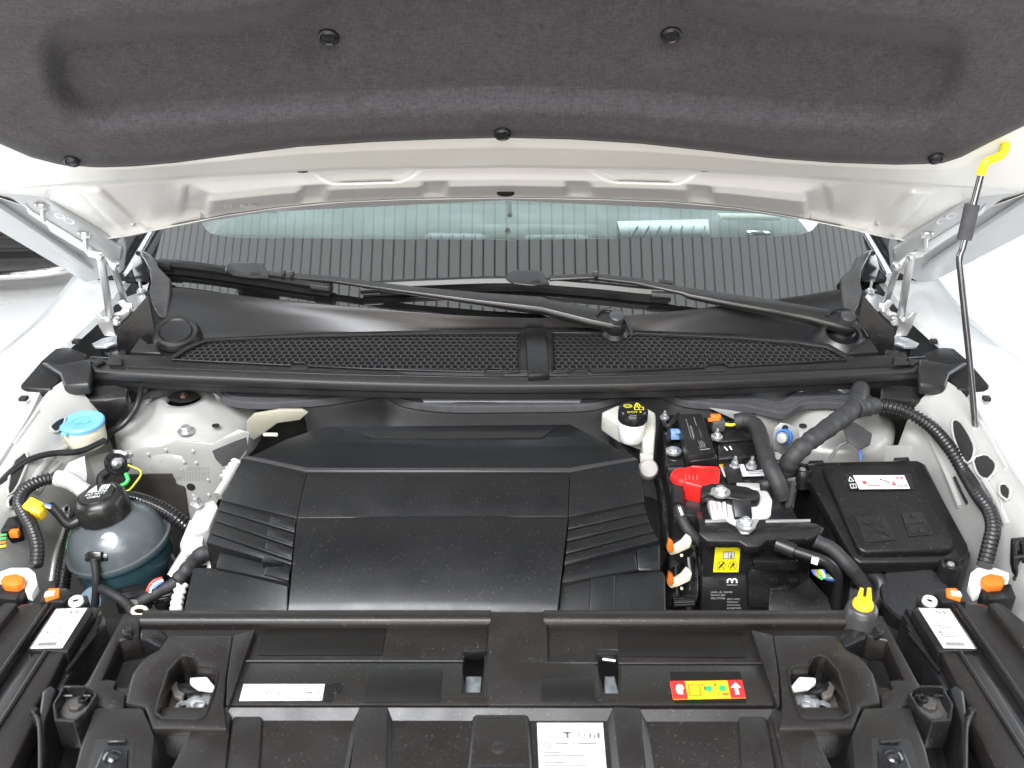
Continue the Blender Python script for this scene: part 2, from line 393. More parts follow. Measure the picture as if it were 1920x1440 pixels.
# left apron sheet in front of the tower
ap = 1.44
pts = [(160, 862), (182, 852), (300, 838), (330, 826), (398, 832), (446, 806), (468, 812), (462, 850), (430, 892), (415, 925), (380, 1000), (330, 1040), (165, 1040)]
slab('apron_panel', [Y(x, y, ap) for x, y in pts], 0, .004, SILV, body, bevel=.001, ext=Vector((0, 1, 0)))
bm = bmesh.new()
for x, y in ((245, 851), (278, 852), (311, 844), (303, 863), (345, 867), (368, 868), (390, 900), (363, 930), (340, 880), (362, 846), (392, 928)):
    lathe_bm(bm, [(0, .003), (.0025, .0026), (.004, 0)], Y(x, y, ap-.0005), Vector((0, -1, 0)), 10)
o = finish('weld_dimples', bm, SILV, body); o['kind'] = 'stuff'
bm = bmesh.new()
lathe_bm(bm, [(0, .001), (.0075, .001), (.0078, 0)], Y(358, 913, ap-.0005), Vector((0, -1, 0)), 20); finish('apron_hole', bm, DRK, body)
q = [Y(332, 874, ap), Y(394, 874, ap), Y(394, 902, ap), Y(332, 902, ap)]
marks('stamped_number', q, [(.02+.09*i, .1+.33*j, .08+.09*i, .13+.33*j) for j in range(3) for i in range(11)] + [(.03+.09*i, .2+.33*j, .045+.09*i, .32+.33*j) for j in range(3) for i in range(11)], GINK, body)
# right apron
pts = [(1478, 858), (1560, 842), (1700, 836), (1742, 846), (1748, 880), (1760, 960), (1760, 1060), (1470, 1040)]
slab('apron_panel', [Y(x, y, 1.47) for x, y in pts], 0, .004, SILV, body, bevel=.001, ext=Vector((0, 1, 0)))
# dark mat on the left apron, foil patch
slab('apron_damping_mat', [Y(x, y, 1.435) for x, y in ((192, 892), (322, 888), (330, 908), (346, 914), (356, 985), (352, 1060), (180, 1060))], 0, .004, mat('brown_black_damping_mat', (.018, .015, .013), .6, bump=.4, bscale=200, var=.3), body, ext=Vector((0, 1, 0)))
slab('sealing_flap', [Y(x, y, 1.40) for x, y in ((397, 846), (440, 828), (462, 820), (464, 842), (448, 862), (418, 876), (404, 862))], 0, .003, FELT, body, ext=Vector((0, 1, 0)))
# firewall and scuttle underside
slab('firewall', [Y(x, y, 1.66) for x, y in ((120, 720), (1790, 720), (1790, 1250), (120, 1250))], 0, .01, DRK, body, bevel=0, ext=Vector((0, 1, 0)))
slab('scuttle_plate', [Y(x, y, 1.60) for x, y in ((420, 728), (1520, 728), (1480, 760), (1440, 770), (1120, 764), (1000, 768), (760, 768), (520, 772), (460, 762))], 0, .004, GMET, body, ext=Vector((0, 1, 0)))
slab('scuttle_lip', [(790, 744, .915), (1092, 744, .915), (1088, 752, .912), (794, 752, .912)], 0, .006, GMET, body, bevel=.0015)
for pts, lab in (([(462, 790), (476, 776), (524, 768), (566, 768), (578, 774), (562, 788), (520, 794), (476, 826), (462, 815)], None), ([(1330, 766), (1450, 782), (1465, 800), (1470, 850), (1420, 850), (1405, 800)], None)):
    slab('firewall_bracket', [Y(x, y, 1.50) for x, y in pts], 0, .006, mat('olive_firewall_paint', (.34, .33, .26), .4, .2) if pts[0][0] < 900 else SILV, body, ext=Vector((0, 1, .0)))
tube('bracket_pin', [Y(496, 815, 1.47), Y(518, 815, 1.45)], .0035, IVORY, body, straight=True)
# bay floor: dark trays that close the view downwards
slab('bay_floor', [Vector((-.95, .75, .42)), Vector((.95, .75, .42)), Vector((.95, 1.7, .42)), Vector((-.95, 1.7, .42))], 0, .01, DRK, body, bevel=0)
# openings in the wings, laid on the sheet with a pressed rim
def wing_hole(k, pts, rim=.0022):
    n = len(pts); sm_ = []
    for i in range(n):          # round the outline
        a, b = Vector((*pts[i], 0)), Vector((*pts[(i+1) % n], 0))
        sm_ += [a.lerp(b, .22), a.lerp(b, .78)]
    out = []
    for p in sm_:
        d = ray(p.x, p.y).normalized(); h = WINGS[k].ray_cast(CAM, d)
        if h[0] is None: return
        out.append(h[0]-d*.0045)
    bm = bmesh.new(); slab_bm(bm, out, .0008, ext=Vector((1 if k else -1, .3, -.3))); o = finish('wing_opening', bm, DRK, body, smooth=0)
    bm = bmesh.new(); tube_bm(bm, out+[out[0]], rim, 8, cap=False); finish('opening_rim', bm, SILV, o, smooth=60)
for pts in ([(1784, 786), (1800, 788), (1816, 812), (1828, 838), (1824, 862), (1812, 870), (1798, 848), (1786, 815)],
            [(1822, 858), (1850, 850), (1868, 868), (1866, 884), (1850, 902), (1832, 890)],
            [(1872, 908), (1886, 906), (1896, 920), (1890, 940), (1874, 928)], [(1862, 930), (1876, 936), (1880, 952), (1866, 956)]): wing_hole(1, pts)
for pts in ([(92, 800), (108, 786), (124, 780), (118, 802), (104, 812)], [(22, 868), (48, 845), (54, 862), (30, 920), (12, 930)], [(118, 952), (128, 946), (130, 958), (122, 964)], [(14, 940), (22, 928), (30, 934), (26, 950), (16, 952)]): wing_hole(0, pts)
def wing_ridge(k, pts, r, nm='pressed_ridge', mt=SILV):
    out = []
    for p in catmull([Vector((x, y, 0)) for x, y in pts], 8):
        d = ray(p.x, p.y).normalized(); h = WINGS[k].ray_cast(CAM, d)
        if h[0] is not None: out.append(h[0]-d*.0004)
    if len(out) > 2:
        bm = bmesh.new(); tube_bm(bm, out, r, 10); finish(nm, bm, mt, body, smooth=70)
wing_ridge(0, [(60, 905), (82, 872), (104, 850), (122, 838)], .006); wing_ridge(0, [(70, 925), (92, 890), (112, 868)], .005); wing_ridge(0, [(96, 1090), (104, 1040), (118, 1000), (126, 960)], .005); wing_ridge(0, [(6, 862), (40, 815), (72, 770)], .0035)
wing_ridge(1, [(1716, 772), (1748, 830), (1776, 890), (1800, 950)], .005); wing_ridge(1, [(1846, 900), (1872, 945), (1888, 985)], .006); wing_ridge(1, [(1790, 895), (1804, 925), (1814, 944)], .003, 'sealing_slit', DRK); wing_ridge(1, [(1836, 790), (1862, 835), (1886, 880)], .004)
for x, y in ((143, 641), (44, 748)):
    for sgn in (0, 1):
        p = Z(1893-x if sgn else x, y, .974 if y < 700 else .952)
        bm = bmesh.new(); slab_bm(bm, [p+Vector((dx, dy, .004)) for dx, dy in ((-.006, -.006), (.006, -.006), (.007, .006), (-.005, .006))], .006); finish('fender_slot', bm, DRK, body)
# A pillars with chrome strip and black trims
for sgn in (0, 1):
    m = (lambda x: 1905-x) if sgn else (lambda x: x); sx = 1 if sgn else -1
    a, b = Y(m(262), 520, 1.86), Y(m(352), 360, 2.22)
    for nm, dx, r, mt in (('pillar_trim', .0, .020, GLB), ('pillar_bright_strip', sx*.028, .012, CHR), ('pillar_seal', -sx*.028, .010, RUB), ('pillar_panel', sx*.06, .030, GLB)):
        tube(nm, [a+Vector((dx, 0, 0)), b+Vector((dx, 0, 0))], r, mt, body, straight=True, seg=16)
# ------------------------------------------------------------------ hood
hood = thing('hood', 'raised car hood seen from below with grey fibre insulation pad and cream rim', 'hood')
# outer skin behind everything
sk = [H(x, y, -.055) for x, y in ((-330, 250), (0, 434), (160, 529), (181, 525), (228, 511), (238, 448), (300, 430), (500, 398), (948, 376), (1400, 398), (1590, 425), (1668, 448), (1672, 505), (1725, 530), (1752, 527), (1920, 440), (2230, 250), (2500, -400), (-600, -400))]
slab('outer_skin', sk, 0, .004, SHADEP, hood, bevel=.0015, ext=-HN)
# side flanges: stepped silver channels outside the hinge area
for sgn in (0, 1):
    m = (lambda x: 1903-x) if sgn else (lambda x: x)
    for pts, off, th, mt in (([(-60, 385), (0, 412), (150, 506), (176, 508), (60, 430), (-60, 350)], -.038, .012, SHADEP),
                             ([(-60, 330), (20, 372), (175, 486), (225, 492), (228, 470), (120, 395), (60, 350), (-60, 300)], -.022, .016, SHADEP)):
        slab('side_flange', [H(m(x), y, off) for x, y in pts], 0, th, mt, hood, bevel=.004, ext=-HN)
    slab('hinge_skirt', [H(m(x), y, -.03) for x, y in ((206, 470), (232, 440), (236, 470), (232, 508), (222, 512), (216, 495))], 0, .01, SHADEP, hood, bevel=.003, ext=-HN)
# lower section of the inner panel: pressed sheet, height field in photo-plane coordinates of the hood itself
EDGE = [(-60, 350), (0, 372), (60, 392), (180, 452), (240, 443), (330, 424), (420, 406), (520, 391), (640, 380), (760, 375), (948, 372), (1130, 375), (1260, 380), (1380, 391), (1480, 407), (1570, 425), (1660, 446), (1722, 456), (1840, 395), (1903, 372), (1960, 350)]
TOPE = [(-60, 350), (0, 352), (150, 340), (400, 325), (650, 314), (948, 309), (1250, 314), (1500, 327), (1750, 343), (1903, 352), (1960, 350)]
def sstep(a, b, x):
    t = min(1, max(0, (x-a)/(b-a))); return t*t*(3-2*t)
def low_h(px, t):
    a = abs(px-948)
    h = -.012*sstep(.0, .06, t)*(1-sstep(.97, 1.0, t))           # sunk pan between rim and rear edge
    # shelf that breaks into a wall falling away from the viewer; the break runs forward at notches and at both ends
    h += .008*min(1, t/.42)*(1-sstep(540, 640, a))
    s0 = .60-.50*sstep(545, 640, a); amp = .056-.030*sstep(540, 660, a)
    for cx in (370, 590, 818, 1082, 1310, 1530):
        d = abs(px-cx-12*(t-.4)*(1 if cx > 948 else -1)); s0 -= .19*(1-sstep(20, 27, d))*(1-sstep(.7, 1.0, t))
    h -= amp*min(1, max(0, (t-s0)/(.38+.3*sstep(545, 640, a))))
    for cx in (688, 1208):
        w = 112-120*t; d = abs(px-cx)
        h -= .012*min(1, max(0, (t-.02)/.40))*(1-sstep(w-14, w+8, d))*(1-sstep(.42, .48, t)) if t < .49 else 0
    for s in (0, 1):
        q = 1896-px if s else px
        c = 150+110*t
        h += .009*(1-sstep(16, 30, abs(q-c)))*sstep(.08, .2, t) if q < 420 else 0
    return h
NX, NT = 300, 44
bm = bmesh.new(); grid = []
for j in range(NT+1):
    t = j/NT; row = []
    for i in range(NX+1):
        px = -50+2003*i/NX
        py = interp(TOPE, px)*(1-t)+interp(EDGE, px)*t
        row.append(bm.verts.new(H(px, py, low_h(px, t))))
    grid.append(row)
for j in range(NT):
    for i in range(NX): bm.faces.new((grid[j][i], grid[j][i+1], grid[j+1][i+1], grid[j+1][i]))
bmesh.ops.recalc_face_normals(bm, faces=bm.faces); bmesh.ops.solidify(bm, geom=list(bm.faces), thickness=.0015)
finish('inner_panel', bm, INNER, hood, smooth=180)
# cream bow between pad and lower section: rounded box section
PADE = [(-160, 170), (-60, 232), (0, 262), (60, 288), (125, 305), (190, 307), (250, 305), (330, 298), (420, 286), (560, 268), (700, 259), (820, 254), (942, 251), (1070, 254), (1200, 262), (1330, 276), (1450, 290), (1560, 298), (1680, 302), (1765, 300), (1800, 288), (1850, 262), (1920, 228), (2060, 150)]
xs = [-160+2240*i/160 for i in range(161)]
rows = []
for f, off in ((-.25, -.005), (-.05, .016), (.06, .024), (.44, .026), (.50, .0245), (.56, .022), (.94, .012), (1.0, .010), (1.03, .006), (1.02, -.022)):
    row = []
    for x in xs:
        a = interp(PADE, x)-6; b = interp(TOPE, max(-60, min(1960, x)))+(2 if 100 < x < 1800 else 2)
        if x < 30: b += (30-x)*.0
        row.append(H(x, a+(b-a)*f, off))
    rows.append(row)
loft('hood_bow', rows, CREAM, hood, smooth=50)
# insulation pad
pit = [(80, 60), (120, 190), (190, 214)]
def pad_h(px, py):
    # recessed field: rounded rectangle between these photo-plane lines of the pad
    top = 38+10*math.cos((px-948)/320) if False else interp([(0, 48), (150, 42), (420, 26), (520, 8), (640, -60), (948, -90), (1250, -60), (1350, 2), (1450, 18), (1700, 42), (1920, 60)], px)
    bot = interp([(0, 225), (160, 222), (420, 205), (700, 188), (948, 182), (1200, 190), (1500, 212), (1760, 222), (1920, 222)], px)
    dx = min(px-92-.10*(py-60), 1806-px-.08*(py-60)); dt = py-top-8; db = bot-py
    def corner(a, b, R): return R-math.hypot(R-a, R-b) if a < R and b < R else min(a, b)
    dd = min(corner(dx, db, 95), corner(dx, dt, 50))
    h = -.030*sstep(-26, 30, dd)
    for cx, cy in ((616, 70), (1258, 66)):
        d = math.hypot((px-cx)/1.25, py-cy)
        h -= .013*(1-sstep(14, 66, d))
    for cx, cy in ((942, 250), (135, 303), (1755, 296)):
        d = math.hypot((px-cx)/1.4, py-cy); h -= .005*(1-sstep(10, 46, d))
    h += .0012*math.sin(px*.011+py*.02)*math.sin(py*.03+1)
    return h
bm = bmesh.new(); grid = []; NX, NT = 300, 90
for j in range(NT+1):
    row = []
    for i in range(NX+1):
        px = -150+2200*i/NX; e = interp(PADE, px); py = -170+(e+170)*(j/NT)
        edge = (e-py)/16
        h = .040+pad_h(px, py)-(.016*(1-min(1, edge))**2 if edge < 1 else 0)
        row.append(bm.verts.new(H(px, py, h)))
    grid.append(row)
for j in range(NT):
    for i in range(NX): bm.faces.new((grid[j][i], grid[j][i+1], grid[j+1][i+1], grid[j+1][i]))
bmesh.ops.recalc_face_normals(bm, faces=bm.faces); bmesh.ops.solidify(bm, geom=list(bm.faces), thickness=.006)
pad = finish('insulation_pad', bm, PAD, hood, smooth=180)
for cx, cy, r in ((616, 68, .0145), (1258, 64, .0145), (942, 250, .013), (135, 301, .012), (1755, 296, .012)):
    b = H(cx, cy, .040+pad_h(cx, cy)+.0072)
    c = lathe('pad_clip', [(0, .0045), (r*.6, .0045), (r*.68, .0035), (r*.8, .0052), (r*.95, .004), (r, .001), (r, -.004)], b, SAT, pad, axis=HN, seg=28)
    q = [b+HN*.0046+Vector((dx*r, 0, 0))+HU*(dz*r) for dx, dz in ((-.5, .4), (.5, .4), (.5, -.4), (-.5, -.4))]
    marks('clip_marking', q, [(0, .2, .2, .8), (.28, .2, .45, .8), (.6, .2, .75, .8), (.82, .2, 1, .8)], DRK, c)
# holes and rivets in the painted panel
def hole(cx, cy, rx, ry, off, nm='panel_hole', mt=DRK):
    bm = bmesh.new(); c = H(cx, cy, off)
    slab_bm(bm, [c+Vector((rx*math.cos(k*.3142), 0, 0))+HU*(ry*math.sin(k*.3142)) for k in range(20)], .002, ext=-HN); finish(nm, bm, mt, hood)
hole(942, 291, .0042, .0034, .0125); hole(948, 363, .0155, .0085, -.028); hole(567, 322, .009, .003, .006); hole(1322, 320, .009, .003, .006); hole(6, 352, .004, .003, .003); hole(1888, 345, .004, .003, .003); hole(1880, 273, .018, .012, .018, 'prop_rod_socket')
for cx, cy in ((188, 370), (250, 419), (1702, 367), (1645, 418), (1898, 318)):
    lathe('rivet', [(.0045, -.004), (.004, .003), (.002, .0045), (0, .0045)], H(cx, cy, -.028), STEEL, hood, axis=HN, seg=14)
q = [H(420, 378, -.018), H(482, 376, -.018), H(482, 386, -.034), H(420, 388, -.034)]
marks('stamped_number', lifted(q, .003), [(.02, .1, .06, .9), (.12, .1, .15, .9), (.2, .1, .24, .9)] + [(.5+.08*i, .1+.2*(i % 3), .55+.08*i, .9) for i in range(6)], WINK, hood)

# ------------------------------------------------------------------ hinges
for sgn in (0, 1):
    m = (lambda x: 1896-x) if sgn else (lambda x: x); sx = 1 if sgn else -1
    hg = up = slab('hinge', [H(m(x), y, -.026) for x, y in ((46, 380), (52, 372), (84, 371), (100, 378), (182, 446), (180, 456), (168, 462), (150, 458), (60, 398))], 0, .006, STEEL, hood, bevel=.0015, ext=-HN, label='bright steel hood hinge %s' % ('beside the prop rod' if sgn else 'at the left end of the windshield'))
    slab('plate_flange', [H(m(x), y, -.020) for x, y in ((46, 382), (52, 400), (88, 424), (94, 434), (158, 472), (166, 482), (186, 484), (190, 478), (168, 462), (60, 396))], 0, .003, STEEL, hg, bevel=.001, ext=-HN)
    for bx, by in ((80, 385), (160, 438)):
        bolt('hinge_bolt', H(m(bx), by, -.0245), .0085, STEEL, up, axis=(HN*.6+Vector((0, 0, -1))).normalized(), h=.010, stud=.018)
    for bx, by in ((112, 404), (130, 414)):
        c = H(m(bx), by, -.0225); lathe('plate_hole', [(.009, -.001), (.0095, .0012), (.006, .0005), (0, -.0005)], c, STEEL, up, axis=HN, seg=20)
    pl = lambda x, y, yy: Y(m(x), y, yy)
    # two links from hood plate to body bracket
    for nm, a, b, w in (('link_arm', pl(187, 484, 1.60), pl(205, 594, 1.655), .011), ('link_arm', pl(211, 503, 1.63), pl(234, 568, 1.69), .008)):
        d = (b-a); u = d.normalized(); s = Vector((1, 0, 0)); s = (s-u*s.dot(u)).normalized(); nrm = u.cross(s)
        bm = bmesh.new()
        box_bm(bm, (a+b)/2, 1, 1, 1, Matrix((s*w, nrm*.004, u*(d.length+.014))).transposed())
        box_bm(bm, (a+b)/2+s*(w*.5)*(-sx)-nrm*.003, 1, 1, 1, Matrix((s*.003, nrm*.009, u*(d.length*.92))).transposed())
        finish(nm, bm, STEEL, hg, .0012)
    tri = slab('top_knuckle', [pl(x, y, 1.615) for x, y in ((160, 470), (190, 474), (218, 502), (214, 510), (205, 500), (184, 486), (166, 482))], 0, .004, STEEL, hg, bevel=.001, ext=Vector((0, 1, 0)))
    for x, y, yy in ((187, 482, 1.598), (215, 497, 1.608), (203, 598, 1.645), (240, 580, 1.66), (218, 600, 1.648)):
        lathe('pivot_pin', [(0, .007), (.0045, .006), (.0055, 0), (.0055, -.006)], pl(x, y, yy), STEEL, hg, axis=Vector((0, -1, .2)), seg=14)
    slab('base_bracket', [pl(x, y, 1.66) for x, y in ((176, 586), (184, 584), (192, 596), (206, 590), (226, 584), (229, 578), (222, 570), (216, 572), (216, 566), (230, 562), (238, 570), (246, 568), (250, 580), (240, 592), (226, 604), (210, 608), (212, 618), (216, 630), (196, 630), (186, 614))], 0, .004, STEEL, hg, bevel=.001, ext=Vector((0, 1, 0)))
    slab('base_plate', [Z(m(x), y, z) for x, y, z in ((238, 556, 1.02), (268, 545, 1.025), (276, 560, 1.02), (250, 582, 1.01), (240, 575, 1.01))], 0, .004, STEEL, hg, bevel=.001)
    slab('base_foot', [Z(m(x), y, .962) for x, y in ((192, 634), (218, 628), (219, 642), (200, 650), (178, 650), (172, 644))], 0, .005, STEEL, hg, bevel=.001)
    bolt('foot_bolt', pl(265, 546, 1.75), .005, STEEL, hg, h=.006, stud=.014)
    bolt('foot_bolt', pl(219, 606, 1.64), .004, STEEL, hg, h=.006, stud=.006)
    # dark plastic tower in front of the hinge
    bx_ = thing('hinge_shroud', 'black plastic shroud below the %s hood hinge' % ('right' if sgn else 'left'), 'plastic shroud', 'hinge shrouds')
    top = [pl(278, 552, 1.66), pl(256, 578, 1.655), pl(238, 600, 1.65), pl(220, 618, 1.645), pl(218, 640, 1.64)]
    lo = [p+Vector((-sx*.004, -.01, -.13)) for p in top]
    loft('shroud_wall', [top, lo], SAT, bx_, th=.004, smooth=60)
    slab('shroud_foot', [Z(m(x), y, .952) for x, y in ((188, 642), (218, 640), (238, 636), (238, 664), (200, 668), (188, 655))], 0, .04, SAT, bx_, bevel=.004)
    # wing shaped end cover of the windshield corner
    cv = thing('windshield_corner_cover', 'grey black moulded cover at the %s lower corner of the windshield' % ('right' if sgn else 'left'), 'trim cover', 'windshield corner covers')
    pts = [pl(x, y, yy) for x, y, yy in ((258, 466, 1.86), (272, 472, 1.84), (290, 484, 1.82), (296, 500, 1.80), (320, 524, 1.79), (318, 555, 1.76), (314, 590, 1.72), (308, 599, 1.71), (296, 592, 1.71), (283, 566, 1.73), (278, 548, 1.75), (282, 528, 1.77), (280, 505, 1.79), (270, 488, 1.82))]
    slab('cover_wing', pts, 0, .012, mat('scuffed_dark_plastic', (.05, .05, .052), .28, var=.2, vscale=25) if not sgn else bpy.data.materials['scuffed_dark_plastic'], cv, bevel=.004, ext=Vector((0, .8, -.6)), seg=3)
    slab('cover_foot', [pl(x, y, yy) for x, y, yy in ((256, 466, 1.868), (272, 488, 1.83), (281, 506, 1.80), (279, 528, 1.78), (255, 530, 1.80), (234, 530, 1.80), (232, 520, 1.81), (246, 502, 1.83), (252, 480, 1.86))], 0, .008, GLB, cv, bevel=.003, ext=Vector((0, .8, -.6)))
    lathe('cover_screw', [(0, .003), (.004, .002), (.005, 0)], pl(259, 475, 1.84), SAT, cv, axis=Vector((0, -1, .3)), seg=12)
# ------------------------------------------------------------------ prop rod
pr = thing('prop_rod', 'dark steel hood prop rod with yellow hook end and foam sleeve', 'prop rod')
yt = H(1880, 273, .02).y; yb = 1.40
py_ = lambda y: yt+(yb-yt)*(y-270)/(850-270)-.012
rp = lambda x, y: Y(x, y, py_(y))
hook = [H(1882, 268, .005), H(1885, 274, .030), rp(1880, 288), rp(1866, 297), rp(1850, 303), rp(1843, 314), rp(1839, 329)]
tube('hook_grip', hook, .0068, YGRIP, pr, seg=16)
tube('rod', [rp(1840, 326), rp(1826, 380), rp(1806, 462), rp(1801, 474), rp(1799, 488), rp(1802, 520), rp(1820, 700), rp(1832, 846)], .0052, RODM, pr, seg=16)
tube('foam_sleeve', [rp(1823, 384), rp(1808, 449)], .0112, FOAM, pr, straight=True, seg=20)
piv = thing('prop_rod_pivot', 'zinc pivot bracket holding the lower end of the prop rod', 'bracket')
box('socket', rp(1832, 846), .016, .018, .026, RUB, piv, bevel=.003)
tube('pivot_axle', [rp(1822, 862), rp(1858, 862)], .006, STEEL, piv, straight=True)
slab('pivot_plate', [Y(x, y, 1.375) for x, y in ((1820, 850), (1840, 846), (1842, 868), (1832, 882), (1826, 876), (1822, 866))], 0, .003, STEEL, piv, bevel=.0008, ext=Vector((0, 1, 0)))
# ------------------------------------------------------------------ windshield, dashboard behind it
ws = thing('windshield', 'raked windshield with black frit band reflecting a slatted ceiling', 'windshield')
def wsp(x, t):
    q = (x/.68)**2
    y0 = 1.672+.105*q+.02*q*q; z0 = .998+.022*q
    sl = math.radians(30-1.2*q)
    bow = .012*t*(1-.3*q)
    return Vector((x, y0+t*math.cos(sl), z0+t*math.sin(sl)+bow))
def proj(p):
    d = p-CAM; w = d.y*cP-d.z*sP
    return 960+F*d.x/w, 720-F*(d.y*sP+d.z*cP)/w
CLR = [(372, 380), (376, 414), (384, 430), (398, 440), (440, 446), (960, 451), (1480, 443), (1512, 438), (1528, 428), (1540, 410), (1545, 380)]
def tf(x):
    if abs(x) > .70: return 9
    t = .05
    while t < .7:
        px, py = proj(wsp(x, t))
        if 372 < px < 1545 and py < interp(CLR, px): return t
        t += .0015
    return 9
UPE = [(200, 556), (320, 544), (450, 560), (600, 576), (800, 594), (1000, 603), (1200, 596), (1400, 574), (1500, 561), (1592, 548), (1700, 560)]
def tlow(x):
    t = -.06
    while t < .2:
        px, py = proj(wsp(x, t))
        if py < interp(UPE, px): return t
        t += .002
    return t
def WS(px, py, lift=0.0):
    d = ray(px, py); lo_, hi_ = 1.2, 3.2
    def f(k):
        p = CAM+d*k; q = (p.x/.68)**2; y0 = 1.672+.105*q+.02*q*q; sl = math.radians(30-1.2*q)
        t = (p.y-y0)/math.cos(sl); return p.z-(wsp(p.x, t).z+lift)
    for _ in range(50):
        m_ = (lo_+hi_)/2
        if f(m_) > 0: lo_ = m_
        else: hi_ = m_
    return CAM+d*lo_
XL = .735
cols = [-XL+2*XL*i/120 for i in range(121)]
bm = bmesh.new(); bg = bmesh.new()
for (x0, x1) in zip(cols, cols[1:]):
    for b, (ra, rb) in ((bm, (tlow, lambda x: min(tf(x), .75))), (bg, (lambda x: tf(x), lambda x: .75))):
        a0, a1, b0, b1 = ra(x0), ra(x1), rb(x0), rb(x1)
        if b is bg and (a0 > .75 or a1 > .75): continue
        n = 14
        for k in range(n):
            f0, f1 = k/n, (k+1)/n
            vs = [b.verts.new(wsp(x, lo+(hi-lo)*f)) for x, lo, hi, f in ((x0, a0, b0, f0), (x1, a1, b1, f0), (x1, a1, b1, f1), (x0, a0, b0, f1))]
            b.faces.new(vs)
for b, nm, mt in ((bm, 'frit_band', FRIT), (bg, 'glass_pane', GLASS)):
    bmesh.ops.remove_doubles(b, verts=b.verts, dist=1e-5); bmesh.ops.recalc_face_normals(b, faces=b.faces)
    if sum(f.normal.z for f in b.faces) < 0: bmesh.ops.reverse_faces(b, faces=b.faces)
    finish(nm, b, mt, ws, smooth=180, recalc=False)
# halftone dots where the frit fades into the glass
bm = bmesh.new()
for r in range(2):
    x = -.60
    while x < .60:
        c = wsp(x+(.002 if r else 0), tf(x)+.003+.004*r)+Vector((0, -.0005, .0008)); s = .0011-.0003*r
        bm.faces.new([bm.verts.new(c+Vector((s*math.cos(k*1.0472), s*.86*math.sin(k*1.0472), s*.5*math.sin(k*1.0472)))) for k in range(6)]); x += .004
o = finish('frit_dots', bm, INK, ws, smooth=0); o['kind'] = 'stuff'
bq = [wsp(x, t)+Vector((0, -.0008, .0012)) for x, t in ((-.585, .262), (-.548, .262), (-.548, .235), (-.585, .235))]
rb = random.Random(3); bars = []; u = 0
while u < .95:
    w = rb.choice((.02, .035, .05)); bars.append((u, .35, u+w, 1)); u += w+rb.choice((.02, .035))
marks('barcode', bq, bars+[(.4, 0, .55, .25)], INK, ws)
bq = [wsp(x, t)+Vector((0, -.0008, .0012)) for x, t in ((-.535, .265), (-.475, .265), (-.475, .225), (-.535, .225))]
marks('approval_marks', bq, [(.3, 0, .9, .06), (.1, .2, .35, .26), (.4, .2, .6, .25), (.65, .2, .95, .26), (.5, .55, .8, .75), (.05, .4, .3, .45), (.35, .8, .7, .85), (.8, .4, .98, .46)], INK, ws)
dash = thing('dashboard', 'pale grey dashboard top with air vents seen through the windshield', 'dashboard')
DASH = mat('pale_dash_plastic', (.085, .098, .088), .6, var=.08, vscale=6, bump=.2, bscale=600); VENT = mat('dash_vent_plastic', (.02, .02, .019), .5)
slab('dash_top', [Vector((-.72, 1.93, .985)), Vector((.72, 1.93, .985)), Vector((.72, 2.36, .99)), Vector((.3, 2.42, .995)), Vector((-.3, 2.42, .995)), Vector((-.72, 2.36, .99))], 0, .05, DASH, dash, bevel=.01)
slab('dash_rear_trim', [Vector((-.72, 2.40, .96)), Vector((.72, 2.40, .96)), Vector((.72, 2.9, .90)), Vector((-.72, 2.9, .90))], 0, .05, mat('light_seat_fabric', (.12, .12, .11), .8), dash, bevel=.01)
for pts in ([(776, 452), (800, 428), (812, 418), (1118, 420), (1130, 430), (1142, 452)],):
    slab('vent_hood', pts, 1.000, .012, DASH, dash, bevel=.004)
for pts in ([(784, 451), (806, 436), (900, 438), (930, 451)], [(976, 450), (990, 440), (1090, 440), (1128, 451)]):
    v = slab('air_vent', pts, 1.0045, .006, VENT, dash, bevel=.001)
    for k in range(6):
        x = pts[0][0]+20+(pts[3][0]-pts[0][0]-40)*k/5
        a, b = Z(x, 450, 1.0065), Z(x+(2 if x < 950 else -2), 441, 1.0065)
        tube('vent_slat', [a, b], .002, DASH, v, straight=True, seg=6)
v = slab('centre_screen', [(1156, 414), (1328, 410), (1332, 446), (1166, 449)], 1.006, .012, mat('dark_screen', (.07, .075, .07), .3), dash, bevel=.003)
for k in range(7):
    tube('screen_rib', [Z(1180+k*23, 446, 1.008), Z(1196+k*21, 424, 1.008)], .0015, VENT, v, straight=True, seg=6)
slab('dash_light_strip', [(1345, 399), (1463, 401), (1463, 407), (1352, 406)], 1.01, .01, PAPER, dash, bevel=.002)
slab('sensor_frame', [(1400, 432), (1436, 431), (1446, 438), (1404, 439)], 1.003, .005, CHR, dash, bevel=.001)
slab('sensor_lens', [(1408, 433.5), (1431, 433), (1436, 437), (1411, 437.5)], 1.0045, .004, VENT, dash, bevel=.0005)
mr = lathe('dash_sensor', [(0, .01), (.004, .009), (.006, .003), (.009, 0)], Z(952, 434, .999), VENT, dash, seg=12)
tube('dash_bracket', [Z(955, 380, 1.02), Z(956, 404, 1.005)], .006, DASH, dash, straight=True, seg=10)

